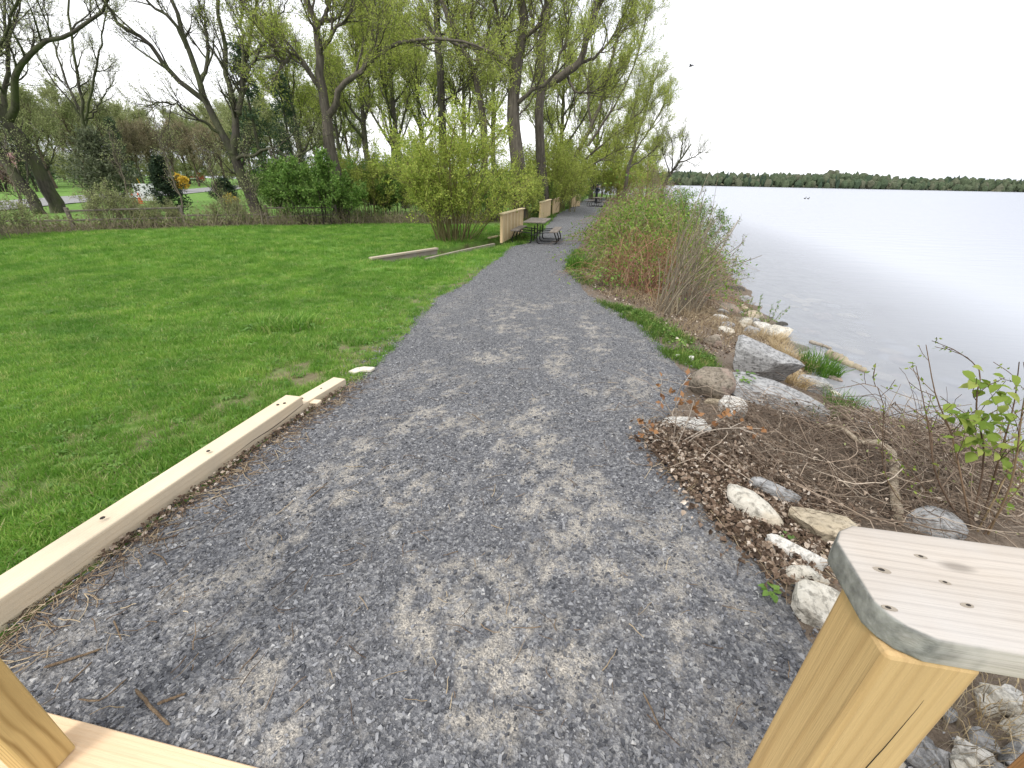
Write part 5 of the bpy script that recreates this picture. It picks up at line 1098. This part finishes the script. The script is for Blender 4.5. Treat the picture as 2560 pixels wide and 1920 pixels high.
M_stem = canemat('bare_stem', [(0, (.10, .085, .065)), (.6, (.21, .175, .125)), (1, (.34, .29, .20))])
M_redst = canemat('reddish_stem', [(0, (.09, .06, .042)), (.6, (.17, .11, .07)), (1, (.25, .20, .10))])
L_bram = leafmat('bramble_leaf', [(0, (.08, .17, .025)), (.5, (.16, .28, .04)), (1, (.29, .40, .08))], .4)
M_cane2 = canemat('reddish_cane', [(0, (.14, .07, .04)), (.4, (.32, .165, .095)), (.75, (.42, .24, .15)), (1, (.50, .40, .29))])
def bramble(label, c, W_, D_, H_, N, nleaf, leafsz=.055, name='bramble_thicket', leaf=L_bram, lt0=.3, mat=None):
    P, R = arch_canes(N, c[0], c[1], W_, D_, H_); lump = np.where(rng.random(N) < .14, rng.uniform(1.1, 1.45, N), rng.uniform(.75, 1.05, N)); lump = lump*(.7+.6*fbm(P[:, 5, 0], P[:, 5, 1], 2, 1.3)); zt = T(P[..., 0], P[..., 1]); P[..., 2] = zt+(P[..., 2]-zt)*lump[:, None]; root = thing(name, label, 'bramble', (c[0], c[1], float(T(c[0], c[1])))); o_ = root.location
    mb = MB(); mb.tube(P, R, 3); P2, R2 = grow(P, R, 3, .35, (.4, 1.3), 4, -.05, .25, .2, .004, .0015, 0.); mb.tube(P2, R2, 3); link('canes', mb.mesh('canes', [mat or M_cane], o_), root)
    cw = MB(); sel = rng.random(len(P)) < .75
    V, F, A = leaves_on(P[sel], max(nleaf//max(sel.sum(), 1), 1), leafsz, leafsz*.62, .10, .2, lt0); cw.add(V, F, 0, False, A); link('leaves', cw.mesh('leaves', [leaf], o_), root); return root
c0 = pick(1590, 720); bramble('low reddish bramble tangle at the front of the mound beside the path', (3.0, 9.5), 2.4, 2.2, 1.15, 380, 2600, .06, mat=M_cane2)
bramble('tall leafy bramble mound beside the path', (3.6, 11.8), 2.7, 3.2, 1.7, 400, 8500, .075)
bramble('bramble mound behind, greener, with pale arching canes', (4.6, 14.8), 4.0, 5.2, 1.75, 460, 8000, .08)
bramble('brownish tangled bramble bank further along the path', (6.6, 21.5), 4.6, 7.5, 1.95, 380, 5000, .085)
bramble('reddish brown bramble hedge before the distant picnic table', (8.9, 30.5), 4.2, 8.5, 2.2, 340, 2000, .09)
bramble('far reddish brown bramble hedge beyond the person', (12.0, 42), 5.0, 11, 2.6, 320, 700, .08)
for lab, c, W_, H_ in (('taller olive shrub rising out of the brambles by the water', (6.9, 17.5), 2.6, 2.3), ('leafy olive shrub at the lake side of the bramble hedge', (9.6, 26.5), 3.2, 2.6)):
    shrub('shore_shrub', lab, (c[0], c[1], float(T(*c))), W_, W_, H_, 22, L_green, B_twig, (4, .07, .035), n2=8, n3=5, l2=.6, l3=.3, base=.25, sc1=.010)
shrub('shore_shrub', 'tall reddish twiggy shrub in the bramble hedge near the person', (10.6, 36, float(T(10.6, 36))), 4, 4.5, 3.9, 40, L_brown, B_twig, (2, .08, .04), n2=9, n3=5, l2=.8, l3=.4, base=.3, sc1=.012)
# bare stems fanning up from the waterline
b0 = pick(1690, 775); st = thing('bare_stemmed_shrub', 'fan of tall bare grey stems with opening buds by the water', 'shrub', b0)
mb = MB(); N = 84; n = 11; tips = np.array([(1782, 470), (1800, 520), (1842, 560), (1862, 600), (1768, 560), (1740, 540), (1830, 650), (1858, 680), (1720, 600), (1790, 610), (1815, 560), (1700, 620)])
P = np.empty((N, n, 3)); t = np.linspace(0, 1, n)
for i in range(N):
    bpx = pick(rng.uniform(1640, 1745), rng.uniform(755, 795)); tp = tips[i % len(tips)]+rng.normal(0, 22, 2)*np.array([1, 1.2]); e = aty(tp[0]-rng.random()*30, tp[1]+(0 if i < 48 else rng.uniform(0, 130)), bpx[1]+rng.normal(.2, .5))
    m_ = bpx+(e-bpx)*.5+np.array([rng.normal(0, .06)-.05, rng.normal(0, .06), .10]); P[i] = smoothline([bpx-[0, 0, .05], m_, e], n)
R = rng.uniform(.006, .012, N)[:, None]*np.linspace(1, .4, n)[None]; mb.tube(P, R, 5); P2, R2 = grow(P, R, 5, .35, (.2, .6), 4, .05, .15, .4, .004, .0018); mb.tube(P2, R2, 3); link('stems', mb.mesh('stems', [M_stem], b0), st)
cw = MB(); V, F, A = leaves_on(P2, 3, .035, .018, .01); cw.add(V, F, 0, False, A); V, F, A = leaves_on(P[:26], 8, .04, .02, .01, .6, .55); cw.add(V, F, 0, False, A); link('buds', cw.mesh('buds', [leafmat('opening_bud', [(0, (.12, .11, .05)), (1, (.20, .26, .07))], .3)], b0), st)
# small willow twigs at the pale rocks
for lab, base_, tps in (('sparse leafy willow twigs between pale shore rocks', (1872, 812), [(1850, 730), (1880, 745), (1905, 735), (1840, 750)]), ('second tuft of willow twigs spreading over the water', (1915, 822), [(1950, 750), (1930, 765), (1975, 765), (1895, 770)])):
    b0 = pick(*base_); rt = thing('willow_twigs', lab, 'shrub', b0); mb = MB(); cw = MB(); P = np.stack([smoothline([b0+rng.normal(0, .03, 3)*[1, 1, 0], (b0+aty(*t_, b0[1]))/2+rng.normal(0, .04, 3), aty(*t_, b0[1]+rng.normal(0, .2))], 8) for t_ in tps+tps]); mb.tube(P, .005*np.linspace(1, .4, 8)[None]*np.ones((len(P), 1)), 4)
    V, F, A = leaves_on(P, 16, .05, .02, .008, .8, .3); cw.add(V, F, 0, False, A); link('stems', mb.mesh('stems', [M_stem], b0), rt); link('leaves', cw.mesh('leaves', [L_green], b0), rt)

# dead vine thicket
def in_poly(x, y, poly):
    c = np.zeros(len(x), bool); j = len(poly)-1
    for i in range(len(poly)):
        xi, yi = poly[i]; xj, yj = poly[j]; c ^= ((yi > y) != (yj > y)) & (x < (xj-xi)*(y-yi)/(yj-yi+1e-12)+xi); j = i
    return c
vp = [pick(*q)[:2] for q in ((1660, 1090), (1790, 1050), (1860, 1010), (1960, 1030), (2090, 1035), (2300, 1080), (2480, 1130), (2560, 1240), (2500, 1330), (2300, 1330), (2120, 1330), (1990, 1290), (1880, 1190), (1760, 1150))]
lo = np.min(vp, 0); hi = np.max(vp, 0)
def sample(poly, n, lo=None, hi=None):
    lo = np.min(poly, 0); hi = np.max(poly, 0); o = []
    while sum(map(len, o)) < n:
        q = rng.uniform(lo, hi, (n*3, 2)); o.append(q[in_poly(q[:, 0], q[:, 1], poly)])
    return np.concatenate(o)[:n]
vc = pick(2000, 1150); root = thing('dead_vine_thicket', 'low heap of tangled brown dead vines over the bank rocks', 'vines', vc)
def vines(n, poly, hmax, step, npt, r0, wob=.5):
    q = sample(poly, n); hd = rng.uniform(0, 6.28, n); z = rng.uniform(.0, 1, n); P = np.empty((n, npt, 3)); x, y = q[:, 0].copy(), q[:, 1].copy(); curl = rng.normal(0, .28, n)
    for k in range(npt):
        hump = hmax*(.35+1.1*fbm(x, y, 2, 1.6)); P[:, k] = np.stack([x, y, T(x, y)+.01+hump*np.clip(z, 0, 1.15)], -1)
        hd += curl+rng.normal(0, wob, n); curl = curl*.9+rng.normal(0, .1, n); z = np.clip(z+rng.normal(0, .13, n), 0, 1.15); x = x+np.cos(hd)*step; y = y+np.sin(hd)*step
    return P, rng.uniform(.6, 1.3, n)[:, None]*r0*np.linspace(1, .6, npt)[None]
mb = MB(); P, R = vines(2000, vp, .17, .05, 10, .0019, .36); mb.tube(P, R, 3); P, R = vines(200, vp, .26, .085, 12, .0030, .18); mb.tube(P, R, 4); link('vines', mb.mesh('vines', [M_vine], vc), root)
# dead leaves
def leafproto(seed, s=1.):
    r = np.random.default_rng(seed); out = [(0, -.5, 0), (.28, -.25, .10), (.34, .1, .16), (.15, .3, .08), (0, .55, .05), (-.15, .3, .1), (-.36, .08, .18), (-.27, -.25, .12)]
    V = np.array([(0, 0, -.02)]+out)*s; V[:, 2] *= r.uniform(1., 3.4); V += r.normal(0, .04, V.shape); F = [[0, i, i % 8+1] for i in range(1, 9)]; return V, [np.array(F)], [0]
M_dl = leafmat('dead_leaf', [(0, (.05, .034, .024)), (.4, (.14, .095, .066)), (.66, (.26, .19, .14)), (.84, (.44, .36, .285)), (1, (.68, .61, .53))], .1, 'obj', .8)
lp = [pick(*q)[:2] for q in ((1600, 1090), (1700, 1055), (1800, 1110), (1960, 1180), (2110, 1300), (2110, 1350), (2040, 1460), (1960, 1480), (1870, 1395), (1780, 1300), (1700, 1220), (1640, 1150))]
q1 = sample(lp, 6500); q1 = q1+rng.normal(0, .07, q1.shape)*(rng.random((6500, 1)) < .5); q2 = sample(vp, 2600); be = rng.uniform(1.35, 3.3, 420); bl = np.stack([Ledge(be)+.02+np.abs(rng.normal(0, .05, 420)), be], -1); q3 = np.stack([rng.uniform(1.2, 4.4, 2600), rng.uniform(4.8, 9.8, 2600)], -1); q3 = q3[q3[:, 0] > Redge(q3[:, 1])+.25]
hz = np.concatenate([rng.random(len(q1))*.04, rng.random(len(q2))*.12, rng.random(len(bl))*.02+.015, rng.random(len(q3))*.03]); q = np.concatenate([q1, q2, bl, q3]); N = len(q)
sc = np.concatenate([rng.uniform(.014, .042, len(q1)), rng.uniform(.012, .036, len(q2)), rng.uniform(.012, .03, len(bl)), rng.uniform(.02, .05, len(q3))])
ll = scatter('leaf_litter', [leafproto(k) for k in range(6)], [M_dl], np.stack([q[:, 0], q[:, 1], T(q[:, 0], q[:, 1])+hz+.012], -1), np.stack([rng.normal(0, .55, N), rng.normal(0, .55, N), rng.uniform(0, 6.28, N)], -1), sc, rng.integers(0, 6, N)); tag(ll, 'dry brown fallen leaves on the bank and beside the timber', 'leaves', kind='stuff')
# twig litter on gravel
def twigs(q, lmin, lmax, r0, z=.018):
    n = len(q); a = rng.uniform(0, 6.28, n); l_ = rng.uniform(lmin, lmax, n); k = 5; P = np.empty((n, k, 3)); x, y = q[:, 0], q[:, 1]
    for j in range(k): P[:, j] = np.stack([x, y, T(x, y)+z+.006*rng.random(n)], -1); x = x+np.cos(a)*l_/4; y = y+np.sin(a)*l_/4; a = a+rng.normal(0, .25, n)
    return P, rng.uniform(.5, 1.4, n)[:, None]*r0*np.linspace(1, .6, k)[None]
mb = MB(); yy = rng.uniform(.5, 3.6, 950)**1.0; xx = Ledge(yy)+np.abs(rng.normal(0, .10, 950))+.02; P, R = twigs(np.stack([xx, yy], -1), .03, .16, .0022); mb.tube(P, R, 3)
yy = .75+3.2*rng.random(380)**1.5; xx = Ledge(yy)+(Redge(yy)-Ledge(yy))*rng.random(380)**1.7; P, R = twigs(np.stack([xx, yy], -1), .02, .13, .0019, .024); mb.tube(P, R, 3)
P, R = twigs(sample(lp, 900), .05, .3, .0022, .03); mb.tube(P, R, 3)
tw = link('twig_litter', mb.mesh('twig_litter', [canemat('litter_twig', [(0, (.07, .045, .03)), (.5, (.20, .14, .09)), (.85, (.36, .28, .18)), (1, (.55, .46, .32))])])); tag(tw, 'small dry twigs littering the gravel and the bank', 'twigs', kind='stuff')

# dead weed with brown seed heads
b0 = pick(1680, 1115); dw = thing('dead_weed', 'pale dead weed with curled rusty leaves leaning over the gravel edge', 'dead plant', b0)
br = [[(1680, 1120), (1690, 1050), (1690, 1000), (1705, 960)], [(1700, 1120), (1760, 1080), (1840, 1070), (1905, 1072)], [(1690, 1110), (1730, 1090), (1780, 1060), (1820, 1030)], [(1680, 1115), (1640, 1100), (1612, 1140)], [(1690, 1118), (1720, 1050), (1735, 1000)], [(1670, 1110), (1630, 1080), (1605, 1060)], [(1720, 1100), (1770, 1110), (1800, 1130)], [(1690, 1050), (1660, 1000), (1650, 960)]]
Pw = []; 
for l_ in br:
    base_ = pick(*l_[0]); Pw.append(smoothline([aty(x, y, base_[1]-.02*k) for k, (x, y) in enumerate(l_)], 9))
P = np.stack(Pw); R = np.full((len(P), 9), .0045)*np.linspace(1, .5, 9); mb = MB(); mb.tube(P, R, 5); P2, R2 = grow(P, R, 3, .2, (.4, 1.), 4, 0, .2, .3, .003, .0015); mb.tube(P2, R2, 3); link('stems', mb.mesh('stems', [canemat('pale_dead_stem', [(0, (.30, .25, .20)), (1, (.56, .50, .43))])], b0), dw)
cw = MB(); V, F, A = leaves_on(P2, 2, .045, .035, .008, .2, .6); cw.add(V, F, 0, False, A); V, F, A = leaves_on(P, 4, .05, .04, .012, .2, .6); cw.add(V, F, 0, False, A); link('curled_leaves', cw.mesh('curled_leaves', [leafmat('rusty_leaf', [(0, (.17, .075, .03)), (1, (.34, .18, .08))], .15)], b0), dw)

# leafy sapling in front of the water at the right
b0 = pick(2455, 1335); sp = thing('leafy_sapling', 'young sapling with reddish stems and lime green leaves by the handrail', 'sapling', b0)
stx = [[(2450, 1330), (2470, 1250), (2505, 1120), (2535, 1010), (2548, 905)], [(2440, 1335), (2480, 1260), (2520, 1180), (2575, 1080)], [(2430, 1325), (2410, 1230), (2380, 1090), (2340, 990), (2315, 862)], [(2460, 1335), (2500, 1280), (2580, 1180)], [(2425, 1325), (2460, 1150), (2440, 1010), (2450, 930), (2395, 880), (2330, 852)], [(2420, 1330), (2345, 1200), (2320, 1060), (2290, 915)], [(2470, 1335), (2530, 1200), (2560, 1000), (2590, 930)], [(2410, 1325), (2320, 1230), (2250, 1140)], [(2405, 1330), (2290, 1290), (2210, 1180), (2200, 975), (2070, 975)]]
Pw = []
for l_ in stx:
    bb = pick(*l_[0]); Pw.append(smoothline([aty(x, y, bb[1]+rng.normal(0, .05)+.04*k) for k, (x, y) in enumerate(l_)], 14))
P = np.stack(Pw); R = np.linspace(1, .3, 14)[None]*np.array([.0075, .0065, .0065, .0055, .0055, .0055, .0065, .005, .004])[:, None]; mb = MB(); mb.tube(P, R, 6); P2, R2 = grow(P, R, 9, .30, (.3, .8), 5, .06, .14, .3, .0035, .0016); mb.tube(P2, R2, 4); link('stems', mb.mesh('stems', [M_redst], b0), sp)
L_lime = leafmat('lime_leaf', [(0, (.16, .25, .035)), (.6, (.26, .35, .06)), (1, (.36, .42, .10))], .45)
def bigleaf(p, d, s):
    d = d/np.linalg.norm(d); sd_ = np.cross(d, [0, 0, 1.]); sd_ /= np.linalg.norm(sd_)+1e-6; up = np.cross(sd_, d); prof = [(0, .0), (.18, .26), (.42, .38), (.68, .28), (.88, .10), (1.0, 0)]
    V = []; 
    for t_, w_ in prof:
        c = p+d*s*t_-np.array([0, 0, .25*s*t_*t_]); V += [c-sd_*w_*s+up*w_*s*.35, c, c+sd_*w_*s+up*w_*s*.35]
    F = [[3*i+k, 3*i+k+1, 3*i+k+4, 3*i+k+3] for i in range(5) for k in (0, 1)]; return np.array(V), np.array(F)
cl = [(2460, 960), (2480, 985), (2500, 1000), (2430, 945), (2515, 1020), (2390, 1035), (2410, 1055), (2430, 1075), (2400, 1080), (2440, 1040), (2470, 1050), (2460, 1075), (2420, 1110), (2440, 1115), (2540, 1070), (2550, 1095), (2520, 1110), (2500, 1150), (2510, 1165), (2525, 1235), (2480, 1130), (2370, 1030), (2455, 1090), (2490, 960)]
leafmesh = []
for k in range(6):
    V, F = bigleaf(np.zeros(3), np.array([1., 0, 0]), 1.); V = V+rng.normal(0, .015, V.shape); leafmesh.append(mkmesh('leaf', V, [F], [L_lime], smooth=True, attrs={'rnd': np.full(len(V), k/5)}))
for px, py in cl:
    for _ in range(5):
        p = aty(px+rng.normal(0, 16), py+rng.normal(0, 16), b0[1]+.12+rng.normal(0, .06)); o = link('leaf', leafmesh[rng.integers(0, 6)], sp, p-b0)
        o.rotation_euler = (rng.normal(0, .35), rng.normal(.25, .35), math.atan2(rng.normal(-.3, .6), rng.normal(0, .8))); s_ = rng.uniform(.045, .078); o.scale = (s_,)*3
lv = MB(); V, F, A = leaves_on(P2, 4, .022, .012, .004, .6, .3); lv.add(V, F, 0, False, A); tag(link('buds', lv.mesh('buds', [L_lime], b0), sp), kind='stuff')
# thin brush stems on the bank
bs = thing('bank_brush', 'thin arching bare stems thicket on the bank under the sapling', 'brush', pick(2330, 1250)); o_ = np.array(bs.location)
bpoly = [pick(*q)[:2] for q in ((2120, 1080), (2330, 1090), (2540, 1160), (2620, 1300), (2480, 1340), (2300, 1310), (2190, 1230))]
q = sample(bpoly, 230); n = 9; d = nrm(np.stack([rng.normal(0, .6, 230), rng.normal(0, .6, 230), rng.uniform(.3, 1.2, 230)], -1)); P = np.empty((230, n, 3)); P[:, 0] = np.stack([q[:, 0], q[:, 1], T(q[:, 0], q[:, 1])], -1); l_ = rng.uniform(.25, .85, 230)[:, None]/(n-1)
for k in range(n-1): P[:, k+1] = P[:, k]+d*l_; d = nrm(d+rng.normal(0, .12, (230, 3))+[0, 0, -.09])
R = rng.uniform(.002, .0042, 230)[:, None]*np.linspace(1, .5, n)[None]; mb = MB(); mb.tube(P, R, 4); link('stems', mb.mesh('stems', [M_redst if False else M_vine], o_), bs)
cw = MB(); V, F, A = leaves_on(P, 2, .02, .010, .006, .5, .4); cw.add(V, F, 0, False, A); tag(link('buds', cw.mesh('buds', [L_olive], o_), bs), kind='stuff')

# ------------------------------------------------------------------ tufts and strips of bank grass
def tuft(name, label, px, py, n, h, sp_, leaf, lean=.7, wd=.008, cat='grass tuft', group=None):
    b0 = pick(px, py); V, F, mi = tuftproto(int(px+py), n, h, sp_, lean, wd); A = np.repeat(rng.random(n), 5)
    V = V.copy(); V[:, 2] += T(V[:, 0]+b0[0], V[:, 1]+b0[1])-b0[2]
    o = link(name, mkmesh(name, V, F, [leaf], attrs={'rnd': A}), None, b0); return tag(o, label, cat, group)
L_gr = leafmat('tall_grass_blade', [(0, (.05, .13, .015)), (.5, (.09, .21, .025)), (1, (.17, .29, .05))], .4); L_dry = leafmat('dry_grass_blade', [(0, (.36, .26, .13)), (.5, (.55, .43, .25)), (1, (.68, .57, .38))], .3)
tuft('grass_tuft', 'tall bright green grass clump at the foot of the bramble mound', 1455, 672, 420, .42, .42, L_gr, .6, .011)
tuft('grass_tuft', 'tall green grass clump at the water beside dry straw', 2045, 935, 380, .40, .26, L_gr, .55, .010)
tuft('grass_tuft', 'short bright grass tuft below the flat slab', 2010, 1035, 260, .20, .22, L_gr, .8, .006)
tuft('grass_tuft', 'dark green water grass beside the dead vines', 2105, 1020, 140, .26, .18, L_gr, .7, .007)
tuft('dry_grass', 'heap of bent straw coloured dry grass behind the leaning slab', 1975, 905, 420, .30, .26, L_dry, 1.3, .007, 'dry grass')
tuft('dry_grass', 'strip of straw coloured dry grass along the pale rocks', 1915, 850, 420, .24, .34, L_dry, 1.4, .007, 'dry grass')
tuft('dry_grass', 'dry grass hanging over the straw heap towards the flat slab', 1985, 960, 260, .26, .14, L_dry, 1.3, .007, 'dry grass')
M_drygrey = leafmat('grey_dry_stem', [(0, (.16, .13, .09)), (1, (.34, .29, .21))], .2)
def leafyweed(label, px, py, s, n):
    b0 = pick(px, py); mb = MB(); 
    for _ in range(n):
        a = rng.uniform(0, 6.28); p = np.array([math.cos(a), math.sin(a), 0])*s*.5*math.sqrt(rng.random())+[0, 0, rng.uniform(.02, s*.7)]; V, F = bigleaf(p, np.array([math.cos(a), math.sin(a), rng.normal(.1, .3)]), rng.uniform(.05, .10)*min(1, .35+s)); mb.add(V, F, 0, True, np.full(len(V), rng.random()))
    o = link('leafy_weed', mb.mesh('leafy_weed', [L_green]), None, b0); tag(o, label, 'weed', 'small leafy weeds' if 'small leafy' in label else None)
for k in range(9):
    q_ = ((1540, 778), (1575, 792), (1610, 806), (1640, 822), (1665, 845), (1690, 870), (1720, 880), (1745, 900), (1770, 905))[k]; leafyweed('small leafy weed in the grass strip beside the gravel', q_[0]+rng.normal(0, 6), q_[1], rng.uniform(.14, .24), 22)
leafyweed('bright leafy weed in front of the bramble mound', 1515, 722, .62, 130); leafyweed('low leafy weed between the rounded boulder and flat slab', 1838, 975, .26, 36); leafyweed('tiny green weed sprouting beside the streaked rock', 1958, 1372, .10, 8); leafyweed('tiny green weed at the gravel edge near the large pale rock', 1925, 1488, .06, 12); leafyweed('green weed tuft at the bramble edge of the path', 1435, 700, .3, 30)
sp_ = [pick(*q)[:2] for q in ((1500, 735), (1600, 760), (1700, 790), (1800, 830), (1900, 860), (1830, 800), (1760, 760), (1640, 720))]
qs = np.stack([np.zeros(1600), rng.uniform(5.5, 17, 1600)], -1); qs[:, 0] = Redge(qs[:, 1])+.3+(Shore(qs[:, 1])-.1-Redge(qs[:, 1])-.3)*rng.random(1600)**.7; qd = np.concatenate([sample(sp_, 500), qs]); dg = scatter('straw_cover', [tuftproto(120+k, 10, .12, .10, 1.6, .005) for k in range(3)], [leafmat('straw_blade', [(0, (.17, .12, .07)), (.6, (.34, .26, .16)), (1, (.52, .43, .29))], .2, 'obj')], np.stack([qd[:, 0], qd[:, 1], T(qd[:, 0], qd[:, 1])], -1), np.stack([rng.normal(0, .3, 2100), rng.normal(0, .3, 2100), rng.uniform(0, 6.28, 2100)], -1), rng.uniform(.6, 1.6, 2100), rng.integers(0, 3, 2100)); tag(dg, 'flattened dry straw under the bare stems', 'straw', kind='stuff')
pol = [rampick(*q)[:2] for q in ((1490, 752), (1560, 770), (1640, 790), (1720, 830), (1760, 870), (1800, 912), (1780, 935), (1715, 915), (1660, 890), (1600, 815), (1530, 785))]
q = sample(pol, 1500); q = q[rng.random(1500) < sst(.36, .6, fbm(q[:, 0], q[:, 1], 3, 3.5))+.08]; N = len(q); hs = rng.uniform(.5, 1.7, N)
q2 = np.stack([Redge(np.linspace(9, 14, 160))+rng.uniform(.0, .35, 160), np.linspace(9, 14, 160)], -1); q = np.concatenate([q, q2]); N = len(q); hs = np.concatenate([hs, rng.uniform(.8, 2.0, 160)])
q3 = np.stack([rng.uniform(-.5, 1.0, 400), rng.uniform(14.5, 18.5, 400)], -1); q3 = q3[q3[:, 0] < Ledge(q3[:, 1])-.02]; q4y = rng.uniform(16, 45, 900); q4 = np.stack([Ledge(q4y)-rng.uniform(0, 1.2, 900)*(q4y/20), q4y], -1); q = np.concatenate([q, q3, q4]); hs = np.concatenate([hs, rng.uniform(1, 2.2, len(q3)), rng.uniform(1.5, 3.5, len(q4))]); N = len(q)
M_bankgr = patchy(leafmat('bank_grass_blade', [(0, (.06, .13, .022)), (.5, (.10, .20, .034)), (.85, (.16, .26, .055)), (1, (.34, .33, .16))], .35, 'obj'))
bgz = scatter('bank_grass', [tuftproto(90+k, 14, .075, .07, .8, .006) for k in range(4)], [M_bankgr], np.stack([q[:, 0], q[:, 1], T(q[:, 0], q[:, 1])], -1), np.stack([rng.normal(0, .2, N), rng.normal(0, .2, N), rng.uniform(0, 6.28, N)], -1), hs, rng.integers(0, 4, N)); tag(bgz, 'green grass strip between gravel and shore and along the path', 'grass', kind='stuff')

# rubble, straw and stems under the handrail
for k in range(26):
    u = rng.uniform(0, 1); px = rng.uniform(2110, 2700); py = rng.uniform(1430, 1990)
    x0 = px; wpx = rng.uniform(45, 110)*(py/1700)
    mt = (K_pale, K_gr, K_white, K_gr, K_tan)[k % 5]; rock(RIP[mt.name]+' riprap rock below the handrail', x0, x0+wpx, py, mt, rng.uniform(.6, .9), rng.uniform(.35, .6), 200+k, rng.uniform(-1, 1), (0, .1), .4, 5, .12, .3, group='riprap rocks under the handrail')
for k, (px, py) in enumerate(((2390, 1800), (2480, 1850), (2330, 1850), (2560, 1830), (2420, 1690))):
    tuft('dry_grass', 'tuft of dry stems among the riprap under the handrail', px, py, 90, .16, .16, L_dry if k % 2 else M_drygrey, 1.2, .003, 'dry grass', 'dry stems under the handrail')
